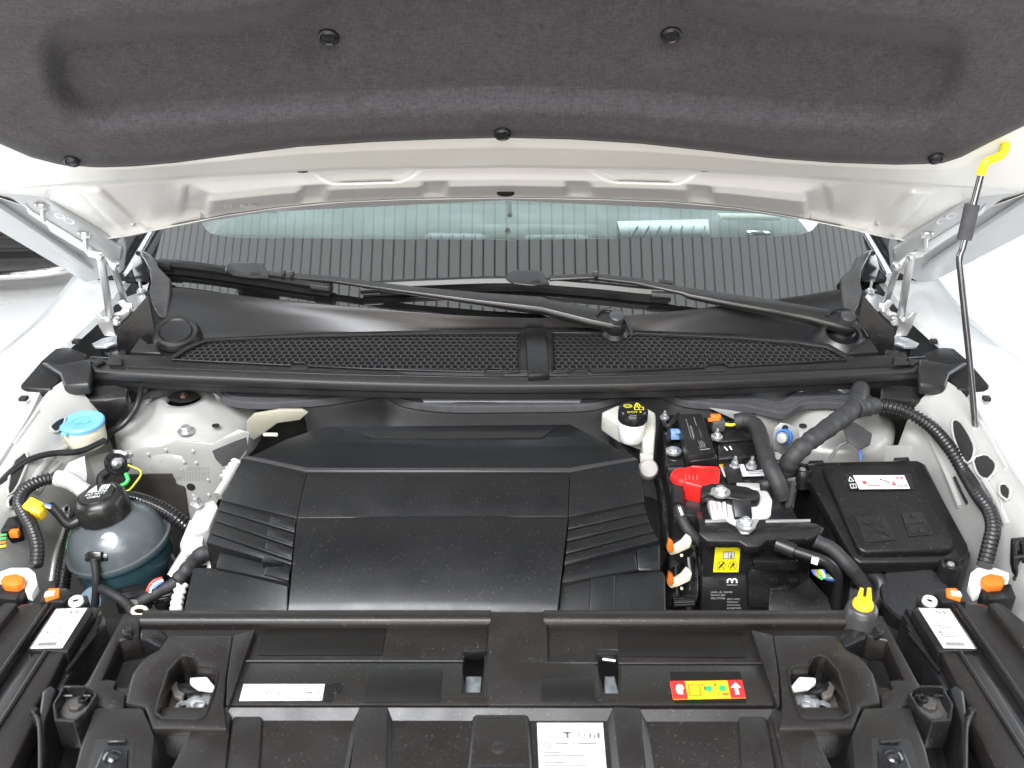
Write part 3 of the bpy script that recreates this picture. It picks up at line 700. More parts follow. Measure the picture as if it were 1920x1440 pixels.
# ------------------------------------------------------------------ wipers
def wiper(label, blade, bz, arm, piv, conn, hose):
    w = thing('windshield_wiper', label, 'wiper', 'windshield wipers')
    # blade: rubber lip + spoiler following the glass
    p = resample(catmull([WS(b[0], b[1], .020) for b in blade], 8), .01)
    rows = []
    for dy, dz in ((-.004, -.006), (-.010, .004), (-.006, .012), (.004, .013), (.010, .006), (.008, -.006)):
        rows.append([q+Vector((0, dy, dz)) for q in p])
    b_ = loft('blade_spoiler', rows, WIP, w, smooth=50, closed=True)
    rows = [[q+Vector((0, dy, dz)) for q in p] for dy, dz in ((-.003, -.016), (-.004, -.005), (.004, -.005), (.003, -.016))]
    loft('rubber_lip', rows, RUB, b_, smooth=30, closed=True)
    for e in (0, -1):
        d = (p[1]-p[0]).normalized() if e == 0 else (p[-2]-p[-1]).normalized()
        tube('end_cap', [p[e]-d*.003, p[e]+d*.035], .013, SAT, b_, straight=True, seg=12)
    # arm: channel that widens to the pivot
    q = [WS(a[0], a[1], .036) for a in arm]; rad = [a[3]*1.05 for a in arm]
    bm = bmesh.new(); prev = None
    for i, c in enumerate(q):
        t = (q[min(i+1, len(q)-1)]-q[max(i-1, 0)]).normalized(); n = Vector((0, -.5, .86)); n = (n-t*n.dot(t)).normalized(); s = t.cross(n)
        r = rad[i]; ring = [bm.verts.new(c+s*a*r+n*b*r*.55) for a, b in ((-1, -.9), (-1, .3), (-.72, .95), (.72, .95), (1, .3), (1, -.9))]
        if prev:
            for k in range(6): bm.faces.new((prev[k], prev[(k+1) % 6], ring[(k+1) % 6], ring[k]))
        else: bm.faces.new(ring)
        prev = ring
    bm.faces.new(prev[::-1])
    ar = finish('arm', bm, WIP, w, .0012, smooth=35)
    k = conn
    slab('blade_connector', [WS(k[0]+dx, k[1]+dy, .046) for dx, dy in ((-38, 2), (-34, -8), (-26, -14), (30, -14), (36, -4), (44, 8), (46, 14), (10, 16), (-20, 12))], 0, .022, WIP, w, bevel=.004, ext=Vector((0, .9, -.45)))
    slab('connector_button', [WS(k[0]+dx, k[1]+dy, .047) for dx, dy in ((10, 4), (28, 3), (30, 9), (12, 10))], 0, .002, SAT, w, bevel=.0005, ext=Vector((0, .9, -.45)))
    c = WS(piv[0], piv[1], .046)
    lathe('pivot_cap', [(0, .012), (.010, .012), (.0135, .010), (.0145, .006), (.0145, -.006)], c, mat('pivot_cap_plastic', (.035, .037, .04), .35) if 'pivot_cap_plastic' not in bpy.data.materials else bpy.data.materials['pivot_cap_plastic'], w, axis=Vector((0, -.4, .92)), seg=28)
    lathe('pivot_boot', [(.017, -.004), (.021, -.016), (.020, -.026), (.026, -.034)], c, RUB, w, axis=Vector((0, -.4, .92)), seg=28)
    tube('washer_hose', [WS(h[0], h[1], .052) for h in hose], .0028, RUB, w, seg=10)
    return w
wl = wiper('wiper with its blade across the left half of the windshield', [(298, 497, 1.83), (360, 503, 1.80), (480, 520, 1.765), (570, 534, 1.745), (618, 541, 1.735)], 0,
      [(494, 513, 1.745, .006), (540, 517, 1.735, .0065), (620, 523, 1.72, .007), (700, 535, 1.70, .0075), (776, 545, 1.685, .0085), (900, 560, 1.665, .0125), (1016, 572, 1.65, .0165), (1022, 574, 1.648, .0150), (1060, 583, 1.643, .0165), (1110, 595, 1.637, .018), (1150, 603, 1.633, .017), (1168, 610, 1.63, .012)],
      (1156, 598, 1.622), (458, 506, 1.75), [(1118, 592, 1.615), (1126, 583, 1.612), (1145, 580, 1.612), (1165, 590, 1.612), (1180, 612, 1.62), (1186, 630, 1.64)])
for x in (532, 548):
    box('hose_clip', WS(x, 515+(x-532)*.1, .038), .006, .014, .016, SAT, wl, bevel=.001)
tube('washer_pipe', [WS(620, 526, .034), WS(720, 543, .034), WS(800, 556, .03), WS(880, 568, .03)], .0022, CHR, wl, seg=8)
wr = wiper('wiper with its blade across the middle right of the windshield', [(680, 541, 1.735), (800, 535, 1.735), (960, 531, 1.735), (1100, 540, 1.74), (1200, 550, 1.745), (1254, 554, 1.75)], 0,
      [(1030, 522, 1.72, .006), (1110, 518, 1.72, .0065), (1190, 527, 1.715, .007), (1280, 546, 1.71, .0085), (1290, 549, 1.71, .011), (1380, 565, 1.70, .0135), (1456, 577, 1.69, .0165), (1462, 579, 1.688, .015), (1510, 588, 1.68, .0165), (1560, 600, 1.67, .018), (1590, 608, 1.665, .018), (1606, 614, 1.663, .012)],
      (1588, 599, 1.655), (985, 520, 1.735), [(1550, 592, 1.65), (1560, 583, 1.645), (1580, 579, 1.645), (1600, 586, 1.645), (1612, 605, 1.645), (1628, 632, 1.645)])
box('hose_clip', WS(1117, 517, .038), .008, .016, .016, SAT, wr, bevel=.001)
tube('washer_pipe', [WS(1236, 528, .03), WS(1262, 531, .03)], .004, SAT, wr, seg=8)

# ------------------------------------------------------------------ cowl
cowl = thing('windshield_cowl', 'black plastic cowl panel with honeycomb air grilles below the windshield', 'cowl')
up = catmull([WS(x, y, .004) for x, y in ((250, 556), (320, 540), (450, 556), (600, 572), (800, 590), (1000, 599), (1200, 592), (1400, 570), (1500, 557), (1592, 544), (1660, 560))], 8)
lo = curve([(252, 672, .965), (330, 655, .97), (396, 634, .975), (600, 625, .978), (800, 620, .98), (1000, 618, .98), (1200, 620, .98), (1400, 630, .977), (1500, 641, .974), (1575, 655, .968), (1640, 672, .965)], 8)
def rowmix(f, dz): return [a.lerp(b, f)+Vector((0, 0, dz)) for a, b in zip(up, lo)]
SAT2 = mat('cowl_plastic', (.010, .0098, .0104), .36, bump=.12, bscale=900, dust=.2)
loft('scuttle_skin', [rowmix(-.10, -.03), rowmix(-.04, -.002), rowmix(0, .003), rowmix(.04, .003), rowmix(.08, -.004), rowmix(.3, -.010), rowmix(.6, -.018), rowmix(.85, -.02), rowmix(1.0, -.014), rowmix(1.04, -.03)], SAT2, cowl, smooth=50)
# round plugs
for px, py, z, r in ((330, 621, .985, .030), (745, 609, .978, .026)):
    c = Z(px, py, z); ax = Vector((.1, -.35, .93)).normalized()
    lathe('round_plug', [(r*1.5, -.010), (r*1.3, .0), (r*1.08, .002), (r*1.03, .0005), (r*.97, -.001), (r*.93, .0012), (0, .0012)], c, SAT2, cowl, axis=ax, seg=40, smooth=25)
lathe('pivot_collar', [(.06, -.02), (.046, -.004), (.034, .004), (.030, .002)], Z(1580, 626, .985), SAT2, cowl, axis=Vector((0, -.3, .95)), seg=32, smooth=60)
for x0, s in ((262, 1), (1630, -1)):
    slab('drain_wedge', [(x0, 632, .985), (x0+s*40, 662, .97), (x0-s*18, 660, .97)], 0, .03, SAT2, cowl, bevel=.002)
GL = [(322, 674), (352, 655), (384, 641), (420, 635.5), (600, 629), (800, 625), (974, 623.5), (974, 699), (945, 699), (938, 691), (914, 691), (908, 698), (700, 692), (576, 686), (570, 681), (552, 680), (546, 685), (400, 678)]
GR = [(1036, 624), (1200, 626), (1380, 634), (1490, 643), (1548, 651), (1570, 662), (1588, 674), (1480, 681), (1364, 687), (1358, 681), (1334, 682), (1326, 688), (1110, 698), (1102, 691), (1078, 691), (1070, 698), (1036, 699)]
zg = lambda py: .984-(py-617)*.00026
frameo = [(203, 664), (318, 668), (350, 648), (384, 634), (600, 623), (800, 619), (984, 617), (1030, 617), (1200, 619), (1400, 627), (1500, 637), (1556, 645), (1582, 660), (1600, 669), (1700, 663), (1702, 676), (1690, 684), (1340, 700), (1000, 710), (640, 702), (205, 686)]
zz = lambda l: [(x, y, zg(y)) for x, y in l]
slab('grille_frame', zz(frameo), 0, .012, BLK, cowl, bevel=.0015, holes=[zz(GL), zz(GR)])
def inside(pt, poly):
    x, y = pt; c = False; j = len(poly)-1
    for i in range(len(poly)):
        if (poly[i][1] > y) != (poly[j][1] > y) and x < (poly[j][0]-poly[i][0])*(y-poly[i][1])/(poly[j][1]-poly[i][1])+poly[i][0]: c = not c
        j = i
    return c
def honeycomb(poly, nm):
    W3 = [Z(x, y, zg(y)) for x, y in poly]; y0 = min(p.y for p in W3)
    P2 = [(p.x, p.y) for p in W3]; x0, x1 = min(p[0] for p in P2), max(p[0] for p in P2); y1 = max(p[1] for p in P2)
    sl = (Z(960, 620, zg(620)).z-Z(960, 690, zg(690)).z)/(Z(960, 620, zg(620)).y-Z(960, 690, zg(690)).y); ref = Z(960, 660, zg(660))
    zf = lambda y: ref.z+(y-ref.y)*sl-.003
    p = .0126; R = p/math.sqrt(3); r = R*.76; bm = bmesh.new(); j = 0; y = y0
    while y < y1:
        x = x0+(p/2 if j % 2 else 0)
        while x < x1:
            if inside((x, y), P2):
                A = [(x+R*math.sin(k*math.pi/3), y+R*math.cos(k*math.pi/3)) for k in range(6)]; B = [(x+r*math.sin(k*math.pi/3), y+r*math.cos(k*math.pi/3)) for k in range(6)]
                a = [bm.verts.new((u, v, zf(v))) for u, v in A]; b = [bm.verts.new((u, v, zf(v)+.0006)) for u, v in B]; c = [bm.verts.new((u, v, zf(v)-.008)) for u, v in B]
                for k in range(6):
                    m_ = (k+1) % 6; bm.faces.new((a[k], a[m_], b[m_], b[k])); bm.faces.new((b[k], b[m_], c[m_], c[k]))
            x += p
        y += R*1.5; j += 1
    o = finish(nm, bm, GRM, cowl, smooth=0); o['kind'] = 'stuff'; return o
honeycomb(GL, 'honeycomb_grille'); honeycomb(GR, 'honeycomb_grille')
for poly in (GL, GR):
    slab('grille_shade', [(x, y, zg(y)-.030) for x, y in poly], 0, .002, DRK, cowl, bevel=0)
    bm = bmesh.new(); pts = [Z(x, y, zg(y)+.0012) for x, y in poly]; tube_bm(bm, pts+[pts[0]], .0016, 6); finish('grille_rim', bm, BLK, cowl)
slab('filter_patch', zz([(888, 627), (970, 625), (970, 660), (890, 660)]), 0, .001, mat('grey_mesh', (.08, .08, .085), .5), cowl, bevel=0).location.z = -.012
slab('centre_divider', [(984, 614, .990), (1020, 614, .990), (1026, 640, .985), (1030, 700, .972), (990, 702, .972), (986, 640, .985)], 0, .014, BLK, cowl, bevel=.003)
for x0, x1, y in ((545, 578, 690), (908, 944, 702), (1066, 1104, 702), (1322, 1362, 692)):
    slab('drain_notch', [(x0, y-7), (x1, y-7), (x1+1, y+2), (x0-1, y+2)], zg(y)+.0015, .004, DRK, cowl, bevel=.0008)
for x0, x1, y in ((203, 228, 676), (1676, 1704, 676)):
    slab('end_notch', [(x0, y-6), (x1, y-6), (x1, y+6), (x0, y+6)], .972, .004, DRK, cowl, bevel=.0008)
# sealing bar across the bay
bar = thing('cowl_seal_bar', 'long ribbed black seal bar running the full width below the cowl', 'seal bar')
path = curve([(160, 693, .955), (300, 701, .953), (450, 707, .952), (640, 714, .951), (800, 718, .951), (960, 719.5, .951), (1120, 718, .951), (1300, 713, .951), (1480, 706, .952), (1600, 701, .953), (1744, 693, .955)], 10)
prof = [(.030, -.016), (.030, .012), (.025, .0135), (.0235, .0095), (.020, .0095), (.0185, .0125), (.011, .011), (.0095, .0075), (.006, .0070), (.0045, .0090), (-.006, .0055), (-.0100, .0020), (-.0115, -.004), (-.0105, -.013), (-.006, -.017), (-.0055, -.028), (.004, -.030), (.010, -.018)]
loft('seal_profile', [[q+Vector((0, dy, dz)) for q in path] for dy, dz in prof], WIP, bar, smooth=28, closed=True)
for sgn in (0, 1):
    m = (lambda x: 1893-x) if sgn else (lambda x: x)
    e = thing('seal_bar_end_cap', 'angular black end cap at the %s end of the seal bar' % ('right' if sgn else 'left'), 'end cap', 'seal bar end caps')
    slab('cap_body', [(m(x), y, z) for x, y, z in ((36, 722, .955), (76, 676, .968), (104, 652, .972), (130, 650, .972), (164, 664, .968), (160, 678, .962), (112, 690, .960), (118, 706, .955), (96, 730, .95), (48, 728, .952))], 0, .030, BLK, e, bevel=.004, seg=3)
    slab('cap_sleeve', [(m(x), y, z) for x, y, z in ((76, 676, .974), (112, 682, .974), (168, 672, .972), (172, 690, .970), (168, 720, .958), (120, 724, .955), (112, 700, .965))], 0, .022, RUB, e, bevel=.005, seg=3)
    slab('cap_foot', [(m(x), y, z) for x, y, z in ((112, 730, .935), (150, 726, .935), (215, 722, .935), (240, 728, .93), (236, 745, .925), (200, 752, .92), (148, 752, .92))], 0, .04, BLK, e, bevel=.004)
    slab('cap_clip', [(m(x), y, .972) for x, y in ((172, 676), (190, 670), (196, 676), (180, 682))], 0, .006, DRK, e, bevel=.001)
# felt edge of the firewall insulation, wavy
ins = thing('firewall_insulation', 'wavy charcoal felt insulation edge hanging below the seal bar', 'insulation')
wav = [(262, 745), (300, 738), (345, 726), (400, 732), (430, 756), (500, 762), (600, 756), (680, 744), (720, 740), (760, 758), (840, 768), (960, 768), (1090, 766), (1140, 757), (1190, 742), (1240, 742), (1280, 757), (1340, 764), (1400, 768), (1440, 776), (1475, 780), (1510, 763), (1570, 762), (1640, 772)]
p = curve([(x, y, .900) for x, y in wav], 8)
loft('felt_edge', [[q+Vector((0, dy, dz)) for q in p] for dy, dz in ((.045, .006), (.012, .008), (.002, .0075), (0, .0055), (-.001, -.005), (.001, -.007), (.006, -.0075), (.04, -.006))], FOAM, ins, smooth=28, closed=True)
bm = bmesh.new(); pts = [q+Vector((0, .012, .0084)) for q in p]; tube_bm(bm, pts, .0016, 6); finish('stitched_line', bm, FELT, ins)
hm = [p_ for p_ in p if Z(560, 760, .9).x < p_.x < Z(1420, 760, .9).x]
loft('felt_sheet', [[q+Vector((0, .006, -.008)) for q in hm], [q+Vector((0, .03, -.05)) for q in hm], [q+Vector((0, .04, -.25)) for q in hm]], FELT, ins, th=.004)
# ------------------------------------------------------------------ engine cover
ec = thing('engine_cover', 'large black moulded engine cover with stepped ridged sides', 'engine cover')
ECM = mat('engine_cover_plastic', (.0060, .0064, .0070), .38, spec=.42, bump=.10, bscale=1100, var=.12, vscale=9, dust=.25)
def ecs(nm, pts, th=.05, bevel=.0025, par=ec): return slab(nm, pts, 0, th, ECM, par, bevel=bevel)
ecs('rear_slope', [(604, 800, .893), (1070, 795, .893), (1130, 826, .897), (1188, 857, .902), (1067, 877, .910), (577, 877, .910), (470, 855, .902), (535, 824, .897)], .08)
ecs('rear_inset', [(640, 802, .8945), (1048, 798, .8945), (1018, 818, .8988), (694, 820, .8988)], .02, .0015)
CRM = mat('engine_cover_crest', (.03, .03, .032), .30)
crest = slab('crest_line', [(465, 853.5, .9035), (577, 876.5, .9125), (1067, 876.5, .9125), (1190, 856, .9035), (1196, 861, .9005), (1068, 883.5, .910), (576, 883.5, .910), (455, 858, .9005)], 0, .02, CRM, ec, bevel=.0012)
ecs('upper_panel', [(576, 883, .9085), (1068, 883, .9085), (1065, 968, .884), (557, 971, .884)], .09, .0012)
ecs('upper_wing', [(455, 858, .8995), (575.5, 883.5, .908), (556.5, 971, .8835), (414, 937, .876)], .09, .0012)
ecs('upper_wing', [(1068.5, 883.5, .908), (1196, 861, .8995), (1208, 940, .876), (1066, 968, .8835)], .09, .0012)
# front panel, curved down
rows = []
for py, z in ((972.5, .8815), (985, .8805), (1000, .8785), (1030, .8725), (1065, .8635), (1100, .8530), (1130, .8425), (1145, .836), (1165, .825), (1200, .79)):
    f = (py-972)/(1142-972)
    a, b = P((557-16*f, py, z)), P((1065-20*f, py-3+3*f, z))
    rows.append([a+Vector((0, 0, -.05)), a+Vector((0, .0, -.002))]+[a.lerp(b, k/12)+Vector((0, 0, .004*math.sin(math.pi*k/12))) for k in range(13)]+[b+Vector((0, 0, -.002)), b+Vector((0, 0, -.05))])
loft('front_panel', rows, ECM, ec, smooth=50)
# stepped ribs on both sides
Lr = [((414, 938), (556, 973)), ((408, 957), (553, 1000)), ((401, 977), (550, 1027)), ((392, 1000), (547, 1052)), ((386, 1018), (545, 1066))]
for k in range(4):
    (a, b), (c, d) = Lr[k], Lr[k+1]; z = .8735-.0042*k
    ecs('side_rib', [(a[0], a[1], z), (b[0], b[1]+1, z+.005), (d[0], d[1]-2, z-.001), (c[0], c[1]-2, z-.0028)], .06, .002)
    ecs('rib_pad', [(lerp_ := a[0]+(b[0]-a[0])*.66, a[1]+(b[1]-a[1])*.66+6, z+.0038), (b[0]-1, b[1]+6, z+.0056), (d[0]-1, d[1]-6, z+.0006), (lerp_-3, a[1]+(b[1]-a[1])*.66+19, z-.0006)], .02, .001)
Rr = [((1066, 970), (1207, 941)), ((1064, 994), (1212, 962)), ((1062, 1016), (1218, 980)), ((1060, 1040), (1226, 998)), ((1058, 1060), (1236, 1014))]
for k in range(4):
    (a, b), (c, d) = Rr[k], Rr[k+1]; z = .8735-.0042*k
    ecs('side_rib', [(a[0], a[1]+1, z+.005), (b[0], b[1], z), (d[0], d[1]-2, z-.0028), (c[0], c[1]-2, z-.001)], .06, .002)
ecs('lower_tier', [(414, 1024, .849), (545, 1064, .856), (541, 1092, .848), (404, 1064, .838)], .10, .0025)
ecs('tier_pad', [(500, 1052, .8555), (544, 1066, .8575), (541, 1088, .8515), (494, 1077, .8475)], .03, .0015)
ecs('lower_tier', [(1058, 1062, .856), (1192, 1030, .850), (1196, 1068, .838), (1053, 1092, .848)], .10, .0025)
ecs('tier_end', [(1193, 1028, .8515), (1237, 1020, .849), (1238, 1068, .835), (1196, 1069, .836)], .10, .003)
ecs('bottom_tier', [(362, 1063, .832), (398, 1064, .834), (540, 1088, .844), (539, 1160, .818), (520, 1175, .810), (338, 1175, .798)], .12, .006)
ecs('bottom_tier', [(1052, 1092, .843), (1155, 1076, .838), (1240, 1069, .833), (1248, 1076, .829), (1250, 1175, .797), (1045, 1175, .810)], .12, .006)
ecs('tier_strip', [(1107, 1084, .8430), (1154, 1077, .8405), (1152, 1175, .8065), (1104, 1175, .8100)], .03, .002)

# ------------------------------------------------------------------ coolant tank
tk = thing('coolant_tank', 'round translucent blue grey coolant expansion tank with teal lower half', 'coolant tank')
tc_ = Z(223, 1018, .790); axt = Vector((-.16, -.02, 1)).normalized()
lathe('upper_shell', [(.083, -.002), (.083, .003), (.079, .004), (.076, .018), (.068, .034), (.056, .046), (.042, .054), (.034, .057), (.034, .064), (0, .064)], tc_, TANK, tk, axis=axt, seg=48, smooth=60)
lathe('lower_shell', [(.0825, -.0025), (.0825, -.006), (.078, -.008), (.077, -.03), (.070, -.055), (.05, -.075), (0, -.082)], tc_, COOL, tk, axis=axt, seg=48, smooth=60)
tube('outlet_neck', [tc_+Vector((-.018, -.055, -.052)), tc_+Vector((-.022, -.084, -.046))], .017, mat('blue_grey_tank_plastic', (.20, .28, .34), .35), tk, straight=True, seg=20)
capc = tc_+axt*.062
CAPM = mat('tank_cap_plastic', (.012, .012, .012), .32, var=.15, vscale=30)
cap = lathe('tank_cap', [(.040, -.002), (.0405, .012), (.040, .026), (.037, .033), (.030, .036), (.0275, .0345), (.0265, .0375), (0, .039)], capc, CAPM, tk, axis=axt, seg=44, smooth=50, rmod=lambda k, r, h: 1.0 if h > .03 else (1.02 if k % 4 < 2 else 1))
u, v, a = frame(axt); q = [capc+a*.0385+u*(x*.024)+v*(y*.024) for x, y in ((-1, 1), (1, 1), (1, -1), (-1, -1))]
marks('cap_symbol', q, [[(.16, .38), (.34, .06), (.48, .38)], (.54, .10, .64, .38), (.68, .12, .70, .38), (.74, .08, .84, .36), (.54, .08, .84, .11), (.16, .42, .86, .45)], WINK, cap, lift=.0006)
marks('cap_symbol_hole', q, [[(.31, .18), (.35, .18), (.34, .29), (.32, .29)]], INK, cap, lift=.0009)
qtext('DO NOT', q, .5, .62, .12, WINK, cap, .0006, align='CENTER'); qtext('OPEN', q, .5, .80, .12, WINK, cap, .0006, align='CENTER')
sc = tc_+Vector((-.004, -.072, .03))
lathe('level_disc', [(0, .003), (.014, .002), (.016, 0)], tc_+Vector((.012, -.054, .043)), mat('pale_disc', (.26, .30, .33), .4), tk, axis=Vector((0, -.7, .7)), seg=28)
box('sensor_plug', sc, .022, .016, .014, GLB, tk, rot=euler(-35), bevel=.002); box('plug_wing', sc+Vector((0, .002, -.004)), .036, .006, .012, GLB, tk, rot=euler(-35), bevel=.002)
tube('sensor_cable', [sc+Vector((0, -.006, 0)), sc+Vector((.003, -.022, -.03)), sc+Vector((-.004, -.03, -.07)), sc+Vector((-.012, -.03, -.10)), sc+Vector((.008, -.05, -.125))], .0058, BRAID, tk, wob=.04)

# ------------------------------------------------------------------ washer filler
wf = thing('washer_filler_neck', 'ivory washer fluid filler neck with light blue lid on the left wing', 'filler neck')
wc = Z(156, 800, .905)
lathe('neck', [(.030, -.035), (.034, -.028), (.035, .0), (.035, .004)], wc, IVORY, wf, seg=36)
lid = lathe('lid', [(.0365, .0035), (.037, .010), (.035, .0125), (.032, .0118), (.0295, .0128), (.027, .0115), (0, .012)], wc, BLU, wf, seg=40, smooth=40)
box('lid_hinge', wc+Vector((-.004, .036, .008)), .024, .006, .006, BLU, lid, bevel=.0015); box('lid_tab', wc+Vector((-.016, -.037, .007)), .012, .005, .005, BLU, lid, bevel=.001, rot=euler(0, 0, -20))
q = [wc+Vector((x*.02, y*.02, .0122)) for x, y in ((-1, 1), (1, 1), (1, -1), (-1, -1))]
marks('washer_symbol', q, [linepoly(.1, .55, .35, .2, .02), linepoly(.35, .2, .65, .2, .02), linepoly(.65, .2, .9, .55, .02), linepoly(.9, .55, .7, .75, .02), linepoly(.7, .75, .3, .75, .02), linepoly(.3, .75, .1, .55, .02), linepoly(.4, .9, .6, .35, .015)], mat('blue_emboss', (.07, .33, .68), .4), lid, lift=.0003)
slab('mounting_arm', [(128, 800, .895), (140, 828, .885), (92, 838, .885), (74, 836, .885), (68, 826, .885), (76, 815, .887), (98, 802, .895)], 0, .010, IVORY, wf, bevel=.003)
lathe('arm_screw', [(0, .004), (.006, .003), (.008, 0), (.008, -.004)], Z(81, 827, .887), SAT, wf, seg=16)

# ------------------------------------------------------------------ brake fluid reservoir
br = thing('brake_fluid_reservoir', 'white brake fluid reservoir with black ribbed cap beside the engine cover', 'reservoir')
bc = Z(1186, 788, .905); RESV = mat('cloudy_reservoir_plastic', (.42, .42, .37), .38, var=.08, vscale=60)
slab('tank', [(1126, 772, .895), (1156, 758, .90), (1212, 762, .90), (1230, 772, .895), (1230, 808, .885), (1212, 814, .88), (1162, 796, .888)], 0, .04, RESV, br, bevel=.006, seg=3)
lathe('neck', [(.019, -.04), (.0225, -.034), (.024, -.002), (.024, .0)], bc, mat('bright_white_plastic', (.82, .82, .80), .35), br, seg=32)
bcap = lathe('cap', [(.0235, .001), (.0255, .003), (.0255, .021), (.0235, .024), (0, .0245)], bc, GLB, br, seg=48, rmod=lambda k, r, h: 1.0 if r < .025 else (1.02 if k % 2 else .985))
q = [bc+Vector((x*.0225, y*.0225, .0248)) for x, y in ((-1, 1), (1, 1), (1, -1), (-1, -1))]
marks('cap_print', q, ringpoly(.30, .36, .17, .15, .16) + ringpoly(.30, .36, .10, .09, .25) + [linepoly(.56, .36, .68, .10, .018), linepoly(.68, .10, .80, .36, .018), linepoly(.56, .36, .80, .36, .018), linepoly(.68, .2, .68, .3, .016), linepoly(.54, .44, .88, .44, .018), linepoly(.54, .44, .54, .66, .018), linepoly(.88, .44, .88, .66, .018), linepoly(.54, .66, .88, .66, .018), linepoly(.71, .44, .71, .66, .014)], YINK, bcap, lift=.0004)
qtext('DOT 4', q, .5, .90, .13, YINK, bcap, .0004, align='CENTER')
slab('side_tank', [(1202, 804, .885), (1230, 802, .888), (1226, 852, .86), (1206, 852, .86)], 0, .05, RESV, br, bevel=.005)
lathe('outlet_fitting', [(0, .012), (.014, .011), (.017, .006), (.017, -.012), (.014, -.016)], Y(1215, 880, 1.36), mat('grey_white_plastic', (.26, .255, .24), .5), br, axis=Vector((0, -.75, .65)), seg=24)
box('outlet_clip', Y(1212, 858, 1.37), .022, .012, .012, RESV, br, bevel=.002)

# ------------------------------------------------------------------ battery and electrics
bt = thing('battery', 'black car battery with red terminal cover right of the engine cover', 'battery')
slab('case', [(1248, 872, .858), (1440, 868, .858), (1468, 925, .855), (1462, 960, .85), (1262, 965, .85)], 0, .16, GLB, bt, bevel=.004)
slab('case_rear', [(1236, 780, .868), (1290, 772, .868), (1420, 780, .868), (1440, 868, .862), (1250, 872, .862)], 0, .14, GLB, bt, bevel=.004)
rc = slab('positive_terminal_cover', [(1283, 876, .893), (1300, 872, .897), (1346, 874, .897), (1351, 880, .895), (1348, 906, .885), (1318, 909, .884), (1316, 913, .882), (1284, 905, .884), (1280, 897, .887)], 0, .035, RED, bt, bevel=.004, seg=3)
for k in range(4):
    tube('cover_rib', [Z(1285+k*7, 890, .8915), Z(1287+k*7, 909, .879)], .0022, RED, rc, straight=True, seg=8)
marks('cover_symbol', [Z(x, y, .8975) for x, y in ((1288, 876), (1345, 876), (1345, 900), (1288, 900))], [(.1, .15, .3, .2), (.1, .15, .13, .55), (.27, .15, .3, .55), (.1, .5, .3, .55)]+ringpoly(.78, .32, .09, .22, .2)+[(.72, .30, .84, .35), (.765, .2, .795, .45)], mat('dark_red_emboss', (.35, .006, .006), .4), rc)
lathe('cover_lip', [(0, .006), (.016, .005), (.019, 0), (.019, -.006)], Z(1279, 893, .882), RED, bt, seg=24)
lb, q = sticker('battery_label', [(1346, 868), (1426, 868), (1434, 893), (1358, 895)], .859, PAPER, bt)
marks('label_print', q, [(.02, .1, .12, .4), (.03, .75, .14, .95)], ORL, lb); marks('label_code', q, [(.62+.03*i, .45, .635+.03*i, .62) for i in range(11)]+[(.60, .7, .97, .74), (.62, .84, .9, .88)], INK, lb)
marks('label_dot', q, [[(.09+.05*math.cos(k*.7), .58+.16*math.sin(k*.7)) for k in range(9)]], BLUE, lb)
slab('hold_down_strap', [(1356, 866, .869), (1384, 864, .869), (1396, 903, .862), (1364, 905, .862)], 0, .012, SAT, bt, bevel=.002)
for x, y in ((1377, 874), (1409, 874)):
    bolt('terminal_stud', Z(x, y, .866), .006, STEEL, bt, h=.010, stud=.009, washer=1.5)
slab('terminal_block', [(1394, 862, .866), (1428, 860, .866), (1434, 878, .862), (1400, 882, .862)], 0, .008, BLK, bt, bevel=.002)
slab('cover_plate', [(1345, 832, .879), (1418, 828, .879), (1424, 838, .877), (1416, 856, .872), (1346, 860, .872)], 0, .02, BLK, bt, bevel=.003)
slab('cover_plate', [(1340, 795, .884), (1412, 790, .884), (1418, 822, .878), (1346, 828, .878)], 0, .02, SAT, bt, bevel=.003)
marks('plate_marks', [Z(x, y, .8795) for x, y in ((1356, 836), (1376, 836), (1376, 846), (1356, 846))], [linepoly(.1, .2, .4, .9, .08), linepoly(.6, .1, .8, .8, .08)], WINK, bt)
bolt('case_screw', Z(1263, 846, .87), .008, STEEL, bt, h=.006); bolt('case_screw', Z(1344, 820, .885), .006, STEEL, bt, h=.008); bolt('case_screw', Z(1246, 783, .88), .005, STEEL, bt, h=.008, stud=.006)
pm = thing('relay_module', 'slim black relay module with laser printed lettering on top of the battery', 'module')
mb = slab('housing', [(1271, 776, .914), (1317, 774, .914), (1342, 848, .904), (1292, 854, .904)], 0, .03, BLK, pm, bevel=.003)
slab('end_cap', [(1291, 852, .899), (1343, 847, .899), (1346, 860, .893), (1293, 865, .893)], 0, .028, SAT, pm, bevel=.003)
q = [Z(x, y, z+.0004) for x, y, z in ((1281, 780, .914), (1311, 778, .914), (1333, 846, .904), (1301, 850, .904))]
marks('module_print', q, [(.05, .04+.05*k, .06+.02*(k % 4), .055+.05*k) for k in range(0)] + [(.10, .10, .12, .62), (.22, .30, .24, .66), (.28, .28, .30, .60), (.62, .05, .64, .3), (.70, .40, .715, .62), (.40, .93, .98, .945), (.46, .70, .48, .9), (.55, .72, .57, .9), (.64, .70, .66, .88), (.73, .74, .75, .9)], LINK, mb)
cn = thing('blue_connector', 'pale blue plug connector beside the relay module', 'connector')
box('plug', Z(1269, 814, .885), .022, .014, .016, CONB, cn, bevel=.002); box('plug_latch', Z(1272, 809, .895), .012, .010, .004, CONB, cn, bevel=.001); box('plug_shell', Z(1281, 816, .883), .012, .018, .02, SAT, cn, bevel=.002)
tube('plug_cable', [Z(1262, 790, .885), Z(1256, 805, .888), Z(1252, 826, .88)], .004, RUB, cn)
cn = thing('orange_connector', 'orange locked plug connector behind the relay module', 'connector')
